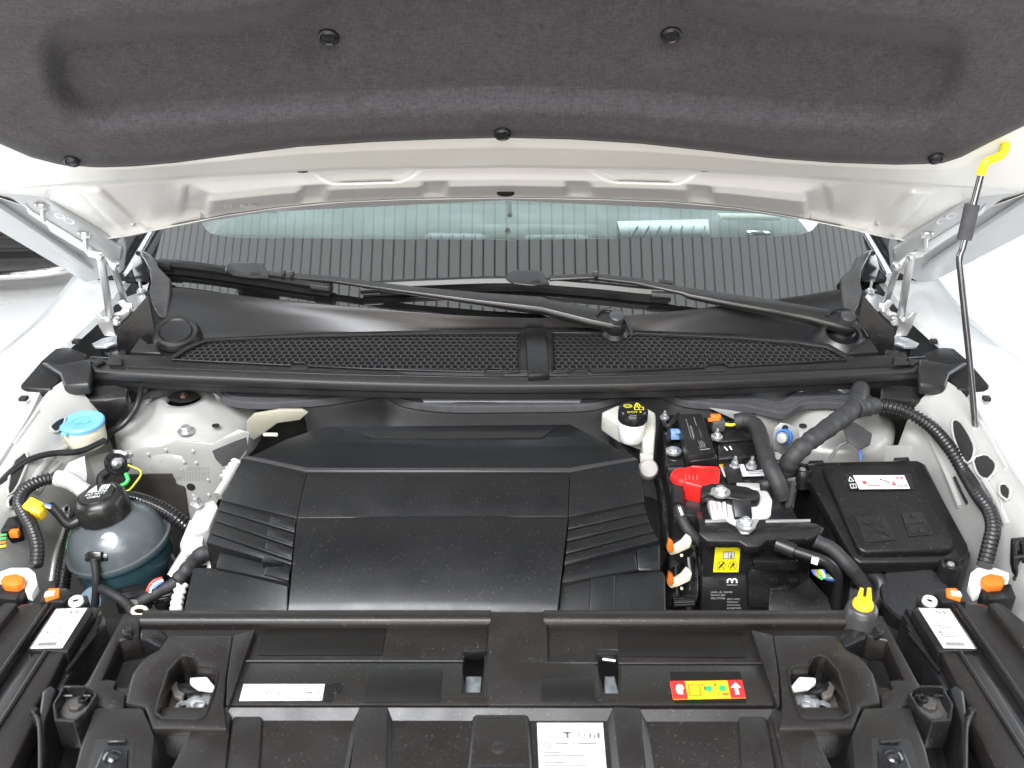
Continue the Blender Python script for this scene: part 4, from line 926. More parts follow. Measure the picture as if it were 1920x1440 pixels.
box('lock', Z(1342, 781, .908), .018, .010, .007, ORA, cn, bevel=.0015); box('lock', Z(1338, 787, .905), .020, .007, .006, ORA, cn, bevel=.0015)
box('socket', Z(1346, 796, .895), .022, .018, .02, mat('dark_grey_plastic', (.06, .06, .065), .4), cn, bevel=.002); bolt('ground_stud', Z(1344, 819, .886), .006, STEEL, cn, h=.008, stud=.008)
tube('lead', [Z(1352, 790, .90), Z(1368, 793, .898), Z(1384, 790, .898)], .003, SAT, cn); tube('lead', [Z(1352, 794, .898), Z(1370, 797, .896), Z(1384, 794, .896)], .003, YG, cn, seg=8)
hs = tube('battery_cable_sleeve', [(1378, 791, .90), (1398, 788, .905), (1418, 800, .905), (1430, 835, .90), (1444, 875, .89), (1458, 905, .875), (1468, 935, .85)], .0135, BRAID, None, seg=18, wob=.03)
tag(hs, 'thick braided black cable sleeve curving down along the right of the battery', 'cable sleeve')
fb = thing('fuse_link_block', 'cast silver fuse link block with black lid in front of the battery', 'fuse block')
slab('block', [(1326, 928, .868), (1400, 915, .874), (1440, 918, .874), (1449, 936, .868), (1446, 962, .856), (1440, 972, .852), (1372, 978, .852), (1336, 976, .852), (1330, 948, .862)], 0, .05, ALU, fb, bevel=.006, seg=3)
for k in range(3): tube('cast_rib', [Z(1338+k*10, 942, .868), Z(1342+k*10, 972, .853)], .003, ALU, fb, straight=True, seg=8)
slab('rear_tab', [(1380, 904, .868), (1424, 905, .868), (1426, 918, .866), (1384, 914, .866)], 0, .01, ALU, fb, bevel=.002)
lidb = slab('lid', [(1314, 906, .884), (1330, 903, .886), (1400, 911, .886), (1424, 920, .882), (1427, 930, .878), (1422, 937, .875), (1388, 937, .876), (1330, 925, .878), (1314, 934, .874)], 0, .016, SAT, fb, bevel=.003)
bolt('lid_nut', Z(1351, 923, .880), .009, STEEL, lidb, h=.009, stud=.003); lathe('lid_screw', [(0, .003), (.004, .002), (.004, 0)], Z(1336, 926, .879), STEEL, lidb, seg=10)
slab('strap', [(1372, 936, .876), (1408, 936, .876), (1411, 968, .858), (1378, 970, .858)], 0, .01, SAT, fb, bevel=.002)
slab('red_fuse', [(1282, 946, .842), (1330, 946, .842), (1330, 960, .838), (1286, 960, .838)], 0, .02, RED, fb, bevel=.002)
slab('black_fuse_base', [(1280, 960, .838), (1340, 956, .842), (1342, 974, .836), (1290, 978, .832)], 0, .03, SAT, fb, bevel=.003)
cb = tube('positive_cable', [(1272, 896, .87), (1271, 930, .862), (1274, 955, .85), (1284, 985, .835), (1302, 1008, .82), (1318, 1020, .808)], .0095, BRAID, None, wob=.04); tag(cb, 'black sleeved cable running down from the red terminal cover', 'cable')
tube('cable_wrap', [Z(1271, 898, .872), Z(1271, 950, .855)], .0115, RUB, cb, straight=True, seg=16)
sticker('cable_tag', [(1271, 952), (1276, 951), (1282, 966), (1277, 968)], .864, PAPER, cb)
ml = thing('control_module', 'black control module box with yellow warning label in front of the battery', 'control module')
front = 1.19
slab('box_front', [Y(x, y, front) for x, y in ((1318, 1008), (1512, 1008), (1518, 1040), (1520, 1200), (1312, 1200))], 0, .09, GLB, ml, bevel=.003, ext=Vector((0, 1, 0)))
slab('box_lid', [(1310, 1000, .862), (1326, 978, .868), (1362, 977, .868), (1376, 996, .862), (1424, 992, .862), (1440, 978, .868), (1530, 980, .868), (1546, 988, .862), (1540, 1000, .86), (1522, 1010, .856), (1440, 1012, .856), (1424, 1024, .852), (1400, 1024, .852), (1386, 1014, .856), (1326, 1014, .856)], 0, .014, BLK, ml, bevel=.003)
bk = slab('metal_tab', [(1360, 974, .876), (1424, 972, .876), (1414, 990, .870), (1404, 1000, .866), (1390, 999, .866), (1380, 985, .870)], 0, .004, STEEL, ml, bevel=.0012)
bolt('tab_nut', Z(1398, 984, .874), .009, STEEL, bk, h=.010, stud=.004)
for x0, x1 in ((1322, 1362), (1436, 1520)): slab('metal_strip', [(x0, 974), (x1, 973), (x1, 977), (x0, 978)], .870, .003, STEEL, ml, bevel=.0006)
yq = [Y(x, y, front) for x, y in ((1341, 1026), (1388, 1026), (1384, 1072), (1337, 1072))]
yl, q = sticker('warning_label', yq, 0, YEL, ml)
marks('label_book', q, [(.33, .16, .53, .44), (.56, .16, .78, .44)], PAPER, yl, .0004)
marks('label_symbols', q, [(.33, .15, .78, .17), (.33, .43, .78, .45), (.325, .15, .345, .45), (.765, .15, .785, .45), (.54, .15, .555, .45), (.63, .27, .68, .40), (.635, .20, .675, .24), (.61, .38, .70, .41)] + ringpoly(.29, .72, .18, .18, .10) + ringpoly(.75, .72, .18, .18, .10) + [linepoly(.17, .60, .41, .84, .012), linepoly(.63, .60, .87, .84, .012), linepoly(.20, .82, .38, .62, .035), linepoly(.66, .82, .78, .68, .025), linepoly(.74, .62, .84, .68, .03), [(.33, .60), (.40, .58), (.40, .66)]], INK, yl, .0007)
fq = [Y(x, y, front) for x, y in ((1325, 1078), (1400, 1078), (1400, 1150), (1325, 1150))]
arc = []
for k in range(12):
    a0, a1 = math.pi*k/12, math.pi*(k+1)/12
    for cx in (.575, .695):
        arc.append([(cx-.075*math.cos(a0), .16-.085*math.sin(a0)), (cx-.075*math.cos(a1), .16-.085*math.sin(a1)), (cx-.035*math.cos(a1), .16-.04*math.sin(a1)), (cx-.035*math.cos(a0), .16-.04*math.sin(a0))])
marks('maker_emblem', fq, arc+[(.50, .16, .54, .20), (.61, .16, .66, .20), (.73, .16, .77, .20), (.50, .25, .77, .256)], WINK, ml)
for s, uu, vv in (('LEAR_LB_CDM00', .10, .46), ('9879991380', .10, .54), ('9866797380', .10, .62), ('SP3E1HF02', .50, .64), ('09325K01', .50, .72), ('09/07/2023', .50, .80), ('6236877980', .50, .88)):
    qtext(s, fq, uu, vv, .045, LINK, ml, squeeze=.9)
lathe('face_screw', [(0, .002), (.004, .0015), (.0045, 0)], Y(1353, 1092, front), SAT, ml, axis=Vector((0, -1, 0)), seg=14)
lp = slab('connector_cover', [Y(x, y, front-.012) for x, y in ((1410, 1068), (1496, 1068), (1500, 1080), (1500, 1140), (1404, 1140), (1402, 1080))], 0, .012, BLK, ml, bevel=.003, ext=Vector((0, 1, 0)))
slab('cover_latch', [Y(x, y, front-.022) for x, y in ((1414, 1052), (1496, 1052), (1498, 1062), (1496, 1072), (1416, 1070))], 0, .012, SAT, lp, bevel=.002, ext=Vector((0, 1, 0)))
for x in (1450, 1486): slab('cover_hook', [Y(x+dx, 1092+dy, front-.018) for dx, dy in ((-8, -4), (10, -4), (10, 3), (4, 8), (-6, 4))], 0, .006, SAT, lp, bevel=.001, ext=Vector((0, 1, 0)))
cv = slab('guard_plate', [(1444, 1104, .80), (1474, 1096, .80), (1480, 1110, .795), (1518, 1082, .80), (1552, 1120, .79), (1565, 1160, .78), (1440, 1165, .77)], 0, .02, BLK, None, bevel=.003); tag(cv, 'angular matt black guard plate below the control module', 'guard plate')
cb = tube('module_cable', [(1462, 1022, .85), (1480, 1030, .848), (1510, 1040, .845), (1545, 1052, .84), (1566, 1070, .825), (1570, 1095, .80), (1564, 1150, .74)], .0085, RUB, None, wob=.03); tag(cb, 'black cable with small white tag leaving the control module', 'cable')
tube('cable_boot', [Z(1456, 1020, .852), Z(1490, 1034, .85)], .0115, RUB, cb, straight=True, seg=16)
o, q = sticker('cable_tag', [(1522, 1046), (1536, 1048), (1532, 1062), (1520, 1058)], .8525, PAPER, cb, lift=.002); marks('tag_code', q, [(.2*i, .3*j, .2*i+.1, .3*j+.18) for i in range(5) for j in range(3) if (i*j+i) % 3], GINK, o)
wi = thing('wire_bundle', 'small bundle of coloured wires under the tagged module cable', 'wires')
for k, mt in enumerate((BLW, ORA, GREEN, YG, WHW, BLW)):
    tube('wire', [(1524+k*4, 1070, .835), (1530+k*4, 1078+k % 3*3, .838), (1540+k*3, 1082+k, .83), (1552+k*2, 1078+k*2, .82)], .0022, mt, wi, seg=8)
cb = tube('lower_loom', [(1528, 1014, .852), (1560, 1030, .845), (1590, 1060, .83), (1618, 1095, .80), (1630, 1120, .78)], .011, BRAID, None, wob=.04); tag(cb, 'braided black loom passing under the air filter box corner', 'cable')
cb = tube('lower_hose', [(1630, 1075, .79), (1650, 1090, .79), (1652, 1110, .78), (1638, 1130, .77), (1620, 1150, .76)], .013, RUB, None); tag(cb, 'short bent black hose behind the yellow cap post', 'hose')
for n_, (x, y, lab) in enumerate(((1268, 1028, 'upper cream clip with orange tab between engine cover and control module'), (1268, 1090, 'lower cream clip with orange tab between engine cover and control module'))):
    cl = thing('harness_clip', lab, 'clip', 'orange tabbed clips')
    slab('clip_body', [Y(x+dx, y+dy, 1.20) for dx, dy in ((-18, 4), (-10, 14), (4, 10), (26, 0), (30, -14), (20, -20), (10, -8), (-2, 0), (-10, -2))], 0, .012, IVORY, cl, bevel=.002, ext=Vector((0, 1, 0)))
    slab('clip_tab', [Y(x+dx, y+dy, 1.195) for dx, dy in ((-18, 2), (-14, -16), (-6, -10), (-4, 4), (-10, 10))], 0, .008, ORA, cl, bevel=.001, ext=Vector((0, 1, 0)))
    lathe('clip_pin', [(0, .002), (.0022, .0018), (.0025, 0)], Y(x+10, y+13, 1.20), IVORY, cl, axis=Vector((0, -1, .3)), seg=12)
hp = thing('side_pipework', 'dark hoses and pipes in the gap between engine cover and battery', 'hoses')
tube('hose', [(1252, 950, .80), (1262, 1000, .77), (1268, 1060, .74), (1262, 1140, .70)], .012, GLB, hp); tube('hose', [(1290, 1045, .77), (1294, 1090, .74), (1290, 1140, .70)], .010, GLB, hp); tube('hose', [(1262, 1130, .73), (1300, 1128, .73)], .008, GLB, hp)
slab('pipe_plate', [(1272, 1040, .76), (1308, 1030, .78), (1310, 1110, .74), (1280, 1120, .72)], 0, .02, SAT, hp, bevel=.003)
tube('hose', [(1150, 800, .83), (1160, 830, .81), (1185, 850, .79)], .014, RUB, hp); tube('hose', [(1115, 790, .84), (1160, 812, .82), (1200, 830, .80)], .008, RUB, hp)

# ------------------------------------------------------------------ air filter box
ab = thing('air_filter_box', 'black air filter box with white instruction label at the right wing', 'air filter box')
slab('lower_case', [(1500, 872, .842), (1735, 868, .842), (1822, 1040, .805), (1805, 1064, .80), (1602, 1066, .80), (1570, 1030, .805)], 0, .16, GLB, ab, bevel=.004)
lidz = lambda y: .868-(y-862)*.00022
ld = slab('lid', [(x, y, lidz(y)) for x, y in ((1502, 872), (1514, 866), (1720, 862), (1732, 868), (1815, 1020), (1818, 1036), (1800, 1052), (1612, 1054), (1600, 1046))], 0, .022, BLK, ab, bevel=.004, seg=3)
rl = [(1542, 876), (1560, 872), (1700, 872), (1712, 876), (1790, 1014), (1788, 1024), (1776, 1030), (1622, 1034), (1610, 1028)]
slab('lid_dome', [(x, y, lidz(y)+.010) for x, y in rl], 0, .014, BLK, ab, bevel=.004, seg=4)
qb = [(1583, 889, lidz(889)+.010), (1708, 889, lidz(889)+.010), (1714, 918, lidz(918)+.010), (1592, 919, lidz(919)+.010)]
dk, _ = sticker('label_field', qb, 0, SAT, ab)
lb, q = sticker('instruction_label', [(1599, 892, lidz(892)+.0112), (1695, 892, lidz(892)+.0112), (1706, 917, lidz(917)+.0112), (1611, 918, lidz(918)+.0112)], 0, PAPER, ab)
marks('label_red', q, [(.12, .42, .20, .66), (.19, .74, .42, .80), (.70, .62, .76, .78), (.80, .16, .88, .26), (.90, .14, .95, .28)], RINK, lb); marks('label_lines', q, [linepoly(.4, .74, .72, .74, .02, 4), linepoly(.55, .35, .66, .6, .03, 4), linepoly(.5, .3, .7, .72, .02, 4)]+ringpoly(.87, .66, .08, .22, .12)+[(.70, .50, .75, .60), (.48, .26, .53, .38)], GINK, lb)
qtext('12 V', q, .87, .92, .2, INK, lb, align='CENTER')
qs = [Z(x, y, lidz(y)+.0118) for x, y in ((1588, 894), (1600, 894), (1608, 916), (1596, 917))]
marks('warning_symbols', qs, [linepoly(.05, .38, .42, .02, .022, .5), linepoly(.42, .02, .85, .38, .022, .5), linepoly(.05, .38, .85, .38, .022, .5), linepoly(.05, .62, .9, .62, .02, .5), linepoly(.05, .62, .05, .95, .02, .5), linepoly(.9, .62, .9, .95, .02, .5), linepoly(.05, .95, .9, .95, .02, .5), linepoly(.48, .62, .48, .95, .02, .5)], WINK, ab)
for i, poly in enumerate(([(1604, 970), (1658, 966), (1680, 1012), (1622, 1018)], [(1690, 962), (1728, 960), (1750, 1002), (1704, 1006)])):
    q4 = [Z(x, y, lidz(y)+.0104) for x, y in poly]
    e_, q5 = sticker('embossed_field', q4, 0, SAT, ab, lift=.0002, th=.0004)
    marks('embossed_lines', q5, [linepoly(.1, .9, .9, .1, .02), linepoly(.1, .2, .9, .9, .02), linepoly(.3, .3, .7, .3, .03), linepoly(.5, .1, .5, .6, .03), linepoly(.2, .6, .8, .7, .04), linepoly(.62, .3, .8, .5, .04)] if not i else [linepoly(.1, .5, .9, .5, .03), linepoly(.1, .5, .1, .9, .03), linepoly(.9, .5, .9, .9, .03), linepoly(.1, .9, .9, .9, .03), linepoly(.4, .1, .4, .3, .03), linepoly(.3, .2, .6, .2, .03), linepoly(.5, .5, .5, .9, .03)], BLK, e_)
for x, y in ((1505, 880), (1783, 1058)):
    c = Z(x, y, lidz(y)+.004)
    lathe('screw_boss', [(.017, -.03), (.016, .0), (.014, .003), (.010, .003), (.009, -.002), (0, -.002)], c, SAT, ab, seg=24); lathe('lid_screw', [(0, .002), (.005, .0015), (.0065, -.002)], c, STEEL, ab, seg=14)
for x, y in ((1530, 868), (1690, 862)): slab('lid_hinge', [(x-14, y-5, .872), (x+14, y-6, .872), (x+17, y+2, .868), (x-16, y+3, .868)], 0, .012, SAT, ab, bevel=.002)
lathe('intake_duct', [(.052, -.06), (.052, -.002), (.049, .002), (.010, .003), (0, .003)], Y(1716, 1112, 1.13), SAT, ab, axis=Vector((-.1, -.35, .9)), seg=32)
slab('case_foot', [(1662, 1080, .77), (1700, 1090, .77), (1715, 1150, .74), (1680, 1160, .73)], 0, .02, SAT, ab, bevel=.003)

# ------------------------------------------------------------------ right wing harness
cr = corrugated('corrugated_conduit', [(1626, 760, .925), (1662, 762, .925), (1700, 772, .92), (1745, 800, .91), (1782, 842, .90), (1808, 885, .885), (1834, 928, .890), (1856, 960, .887), (1862, 990, .882), (1856, 1020, .872), (1846, 1060, .855)], .0115, RUB, pitch=.0075, depth=.24); tag(cr, 'long black corrugated conduit curving down the right wing', 'conduit')
hn = tube('taped_harness', [(1614, 728, .93), (1610, 745, .935), (1602, 765, .935), (1575, 786, .93), (1545, 808, .925), (1512, 832, .915), (1488, 856, .90), (1474, 880, .87), (1466, 910, .83)], .0148, TAPE, None, seg=20, wob=.08); tag(hn, 'thick tape wrapped black harness crossing the right strut tower', 'harness')
bm = bmesh.new(); pp = resample(catmull([P(p) for p in ((1614, 730, .93), (1610, 745, .935), (1602, 765, .935), (1575, 786, .93), (1545, 808, .925))], 10), .012)
for i in range(0, len(pp)-1): tube_bm(bm, [pp[i], pp[i].lerp(pp[i+1], 1.02)], lambda k, i=i: .0156+.0012*((i+k) % 2), 18)
finish('tape_turns', bm, TAPE, hn, smooth=50)
slab('tape_flap', [(1580, 800, .922), (1602, 790, .925), (1636, 812, .915), (1632, 832, .905), (1612, 842, .90), (1590, 826, .91)], 0, .004, TAPE, hn, bevel=.002)
tube('branch', [(1605, 768, .935), (1622, 764, .933), (1640, 761, .928)], .0145, TAPE, hn, seg=18, wob=.06)
tube('thin_wire', [(1612, 842, .895), (1614, 862, .875)], .0025, BLW, hn, seg=8); tube('thin_wire', [(1600, 826, .90), (1575, 835, .895), (1555, 862, .87)], .0028, GINK, hn, seg=8)
cb = tube('drop_cable', [(1482, 872, .87), (1474, 915, .85), (1466, 960, .83), (1464, 1000, .80)], .007, RUB, None); tag(cb, 'thin black cable dropping between battery and air filter box', 'cable')
gp = thing('ac_service_port', 'silver service port with blue ring in front of the right strut tower', 'service port')
slab('port_plate', [Y(x, y, 1.43) for x, y in ((1452, 804), (1464, 794), (1478, 796), (1498, 806), (1500, 824), (1490, 840), (1466, 852), (1450, 842), (1448, 820))], 0, .004, SILV, gp, bevel=.001, ext=Vector((0, 1, 0)))
pa = Y(1472, 818, 1.425); ax = Vector((-.35, -.6, .25)).normalized()
lathe('blue_ring', [(.0125, -.004), (.0135, 0), (.0135, .004), (.0120, .0055), (.0135, .007), (.0135, .012), (.011, .014)], pa, BLUE, gp, axis=ax, seg=24); lathe('port_tip', [(.010, .010), (.010, .026), (.008, .028), (0, .028)], pa, STEEL, gp, axis=ax, seg=20); lathe('plate_hole', [(0, .001), (.005, .0012), (.0055, 0)], Y(1472, 802, 1.429), DRK, gp, axis=Vector((0, -1, 0)), seg=14)

# ------------------------------------------------------------------ left wing details
cb = tube('breather_hose', [(263, 724, .925), (262, 745, .92), (252, 770, .905), (232, 795, .89), (206, 812, .875), (196, 830, .86)], .0058, RUB, None); tag(cb, 'thin black hose curving down in front of the left strut tower', 'hose')
lathe('grommet', [(.006, .008), (.012, .004), (.015, 0), (.015, -.006)], Z(263, 724, .925), RUB, cb, axis=Vector((0, -.8, .4)), seg=20)
cb = tube('washer_hose', [(196, 826, .89), (150, 846, .90), (100, 850, .91), (60, 860, .915), (28, 878, .915), (-10, 915, .905)], .0052, RUB, None); tag(cb, 'thin black hose running along the left wing below the filler neck', 'hose')
lc = thing('left_wing_loom', 'black corrugated loom with grey printed cloth tag on the left wing', 'wiring loom')
corrugated('conduit', [(176, 936, .855), (150, 912, .875), (116, 898, .892), (82, 900, .897), (50, 916, .897), (36, 940, .893), (46, 965, .887), (60, 990, .878), (70, 1025, .866), (68, 1062, .852)], .0102, RUB, lc, pitch=.0065, depth=.22)
ct = tube('cloth_tag', [(106, 897, .894), (130, 902, .89), (160, 922, .872)], .0135, mat('grey_print_cloth', (.42, .41, .40), .85, bump=.4, bscale=700, var=.75, vscale=700), lc, seg=18, wob=.05)
slab('paper_tag', [Y(x, y, 1.33) for x, y in ((128, 868), (158, 856), (163, 890), (160, 912), (130, 900), (112, 892))], 0, .002, PAPER, lc, bevel=0, ext=Vector((0, 1, 0)))
yc = thing('yellow_connector', 'yellow plug connector on the left wing loom', 'connector')
box('plug', Z(66, 955, .890), .024, .02, .03, YELP, yc, rot=euler(20, 15, -20), bevel=.002); box('plug_latch', Z(75, 962, .888), .012, .012, .022, YELP, yc, rot=euler(20, 15, -20), bevel=.002); box('plug_tab', Z(36, 968, .862), .02, .008, .008, YELP, yc, bevel=.001)
tube('wire', [(80, 945, .868), (94, 948, .866), (104, 952, .862)], .0022, BLW, yc, seg=8); tube('wire', [(80, 949, .866), (94, 952, .864), (104, 956, .86)], .0022, WHW, yc, seg=8)
cb = tube('plug_cable', [(94, 948, .862), (110, 964, .855), (128, 984, .845), (150, 975, .85), (172, 962, .85)], .0075, RUB, None); tag(cb, 'black cable looping from the yellow connector to the coolant tank', 'cable')
bcn = thing('fuse_connector', 'black fuse connector with orange lock at the left picture edge', 'connector')
box('housing', Z(6, 998, .862), .055, .03, .03, GLB, bcn, rot=euler(10, 0, 25), bevel=.003); box('lock', Z(28, 1000, .868), .014, .01, .012, ORA, bcn, bevel=.002)
for k, mt in enumerate((GREEN, GREEN, ORA, YG)): tube('wire', [(-6, 1006+k*7, .868-.003*k), (12, 1002+k*7, .872-.003*k)], .002, mt, bcn, seg=8)
fc = thing('tagged_cable', 'thick black cable with white paper bands at the left picture edge', 'cable')
tube('cable', [(30, 878, .898), (14, 905, .893), (-6, 945, .887)], .009, RUB, fc, step=.01); tube('paper_band', [Z(24, 887, .8975), Z(15, 902, .8945)], .0102, PAPER, fc, straight=True, seg=16); tube('paper_band', [Z(6, 920, .8915), Z(0, 932, .889)], .0102, PAPER, fc, straight=True, seg=16)
# bulb socket
bs = thing('marker_bulb_socket', 'round black bulb socket with metal tip hanging above the coolant tank', 'bulb socket')
c = Y(222, 868, 1.38); ax = Vector((.05, -.8, .45)).normalized()
lathe('ring', [(.010, -.008), (.020, -.006), (.0225, 0), (.0225, .004), (.017, .006), (.012, .002), (0, .002)], c, GLB, bs, axis=ax, seg=30, rmod=lambda k, r, h: 1 if k % 5 else 1.06)
lathe('metal_tip', [(.009, .002), (.009, .009), (.006, .012), (.0065, .016), (.004, .02), (0, .021)], c, STEEL, bs, axis=ax, seg=16)
tube('ground_wire', [Y(236, 888, 1.37), Y(240, 902, 1.36), Y(225, 912, 1.355), Y(208, 917, 1.355), Y(206, 925, 1.35)], .0036, GREEN, bs); tube('pair_wire', [Y(240, 872, 1.375), Y(265, 885, 1.37), Y(252, 908, 1.36), Y(240, 920, 1.355), Y(218, 922, 1.35)], .0018, YG, bs, seg=8)
tube('socket_cable', [Y(206, 882, 1.39), Y(190, 895, 1.385), Y(192, 915, 1.37), Y(206, 932, 1.35)], .0075, BRAID, bs)
cr = corrugated('hose_conduit', [(238, 934, .83), (262, 938, .835), (295, 950, .83), (325, 968, .82), (352, 990, .80), (366, 1012, .78)], .0125, GLB, None, pitch=.006); tag(cr, 'black corrugated conduit running behind the coolant tank to the engine', 'conduit')
cr = corrugated('tank_conduit', [(166, 945, .80), (146, 975, .79), (132, 1010, .78), (124, 1050, .76), (116, 1110, .73)], .012, GLB, None, pitch=.006); tag(cr, 'black corrugated conduit hanging left of the coolant tank', 'conduit')
for cr_ in (1,):
    tube('tracer_stripe', [(154, 945, .81), (140, 975, .80), (128, 1010, .79), (122, 1040, .77)], .0008, GREEN, cr, seg=6)
# aluminium parts left of the engine cover
al = thing('engine_bracket', 'cast aluminium brackets and pipe along the left edge of the engine cover', 'engine bracket')
slab('bracket_block', [(372, 945, .85), (402, 934, .855), (410, 950, .85), (392, 990, .84), (362, 1000, .835), (358, 972, .845)], 0, .04, ALU, al, bevel=.005)
slab('bracket_plate', [(355, 972, .842), (386, 975, .842), (380, 1018, .82), (384, 1035, .815), (342, 1036, .81), (335, 1020, .82)], 0, .03, ALU, al, bevel=.004)
bolt('bracket_bolt', Z(369, 945, .855), .006, STEEL, al, h=.014)
tube('pipe', [(438, 880, .86), (424, 905, .855), (408, 930, .848)], .008, ALU, al); corrugated('flex_pipe', [(444, 868, .862), (432, 884, .858), (420, 900, .853)], .011, ALU, al, pitch=.009, depth=.25)
tube('pipe', [(352, 1036, .805), (340, 1055, .80), (324, 1082, .785)], .010, ALU, al); corrugated('flex_pipe', [(342, 1095, .78), (334, 1120, .77), (330, 1145, .765)], .010, WPLA, al, pitch=.010, depth=.25)
slab('pipe_flange', [(386, 1050, .80), (410, 1050, .80), (410, 1064, .795), (388, 1066, .79)], 0, .02, WPLA, al, bevel=.003)
lp = thing('lower_left_loom', 'tangle of black hoses and a red white wire pair beside the engine cover', 'hoses')
tube('hose', [(412, 1030, .81), (380, 1046, .80), (350, 1072, .79), (322, 1096, .78), (292, 1112, .77), (262, 1130, .76), (246, 1150, .75)], .009, BRAID, lp, wob=.06); tube('hose', [(400, 1036, .82), (376, 1040, .82), (356, 1062, .80), (330, 1090, .79)], .011, TAPE, lp, wob=.08)
tube('hose', [(360, 1080, .77), (320, 1100, .76), (290, 1130, .74)], .007, RUB, lp); tube('wire', [(304, 1084, .79), (290, 1088, .79), (280, 1098, .785), (276, 1110, .78)], .0024, REDW, lp, seg=8); tube('wire', [(306, 1088, .788), (294, 1092, .788), (285, 1100, .783), (281, 1112, .778)], .0024, WHW, lp, seg=8); tube('wire', [(304, 1092, .785), (296, 1096, .785), (288, 1104, .78)], .0022, BLW, lp, seg=8)
tube('junction', [(228, 1118, .76), (260, 1112, .755), (300, 1118, .75), (330, 1110, .75)], .014, GLB, lp); box('junction_block', Z(252, 1122, .755), .05, .03, .03, GLB, lp, rot=euler(0, 0, 15), bevel=.003); lathe('silver_plug', [(0, .006), (.010, .005), (.012, 0), (.012, -.012)], Z(248, 1136, .765), mat('dull_nut', (.3, .29, .27), .4, .7), lp, seg=6)
tube('white_ring', [Z(262+14*math.cos(k*.6), 1146+8*math.sin(k*.6), .79) for k in range(11)], .003, IVORY, lp, seg=8)
# ------------------------------------------------------------------ further lines in the gaps
br2 = thing('battery_side_bracket', 'dull metal bracket strip standing between battery and air filter box', 'bracket')
slab('strip', [Y(x, y, 1.33) for x, y in ((1478, 900), (1492, 896), (1488, 960), (1484, 1000), (1470, 1000))], 0, .004, mat('dull_bracket_metal', (.20, .18, .15), .45, .5), br2, bevel=.001, ext=Vector((0, 1, 0)))
bolt('bracket_bolt', Y(1455, 860, 1.39), .007, mat('dull_bolt', (.35, .34, .32), .4, .6), br2, axis=Vector((0, -.6, .8)), h=.010)
tube('bracket_stem', [Y(1455, 862, 1.40), Y(1452, 900, 1.40)], .006, bpy.data.materials['dull_bolt'], br2, straight=True)
cb = tube('violet_loom', [(1487, 905, .865), (1480, 940, .85), (1470, 970, .84), (1462, 1005, .825)], .006, BRAID, None, wob=.05); tag(cb, 'slim braided loom beside the metal bracket strip', 'cable')
cb = tube('cross_hose', [(1236, 900, .82), (1246, 940, .80), (1250, 985, .79), (1256, 1030, .77)], .010, GLB, None); tag(cb, 'glossy black hose along the right edge of the engine cover', 'hose')
cb = tube('rear_cable', [(1244, 792, .885), (1252, 800, .89), (1262, 790, .893), (1272, 778, .89)], .0045, RUB, None); tag(cb, 'thin black cable looping behind the blue connector', 'cable')
cb = tube('ribbed_tank_hose', [(300, 1035, .76), (318, 1050, .755), (330, 1075, .75), (322, 1110, .745), (300, 1140, .74)], .010, GLB, None); tag(cb, 'glossy black hose between coolant tank and engine', 'hose')
cb = tube('cross_loom', [(182, 1100, .775), (206, 1112, .78), (232, 1128, .775), (250, 1150, .77), (262, 1180, .76)], .0075, BRAID, None, wob=.05); tag(cb, 'braided black loom under the coolant tank outlet', 'cable')
fw = thing('firewall_hoses', 'dark hoses in the gap behind the engine cover', 'hoses')
tube('hose', [(1000, 776, .85), (1040, 772, .855), (1070, 786, .845), (1110, 800, .83)], .010, RUB, fw)
lathe('round_cap', [(0, .01), (.02, .009), (.024, 0), (.024, -.02)], Z(1022, 782, .855), SAT, fw, axis=Vector((0, -.6, .8)), seg=24)
# ------------------------------------------------------------------ front carrier panel
fp = thing('front_panel', 'large charcoal moulded plastic front carrier panel with recesses and stickers', 'front panel')
def fs(nm, pts, z, th, mt=PAN, bevel=.003, par=None, holes=(), seg=2): return slab(nm, pts, z, th, mt, par or fp, bevel=bevel, holes=holes, seg=seg)
zB = .862
# base deck with slots and hollows cut through
def M2(l): return [(1886-x, y) for x, y in l]
holeL = [(338, 1233), (350, 1230), (361, 1234), (369, 1249), (398, 1251), (406, 1262), (401, 1290), (390, 1322), (382, 1339), (370, 1344), (307, 1343), (294, 1335), (299, 1310), (316, 1258)]
cavL = [(224, 1200), (258, 1197), (300, 1212), (296, 1222), (276, 1230), (262, 1245), (250, 1265), (238, 1290), (212, 1290), (217, 1277), (193, 1273)]
slotL = [(872, 1219), (909, 1217), (908, 1250), (903, 1298), (872, 1298), (868, 1252)]
slotR = [(1121, 1222), (1154, 1222), (1160, 1250), (1160, 1300), (1132, 1300), (1122, 1258)]
base = [(232, 1152), (1634, 1152), (1648, 1180), (1722, 1282), (1740, 1300), (1690, 1326), (200, 1326), (148, 1296), (165, 1278)]
fs('deck', base, zB, .018, holes=[holeL, M2(holeL), cavL, M2(cavL), slotL, slotR])
fs('under_tray', [(120, 1160), (1760, 1160), (1840, 1560), (40, 1560)], zB-.12, .01, DRK, bevel=0)
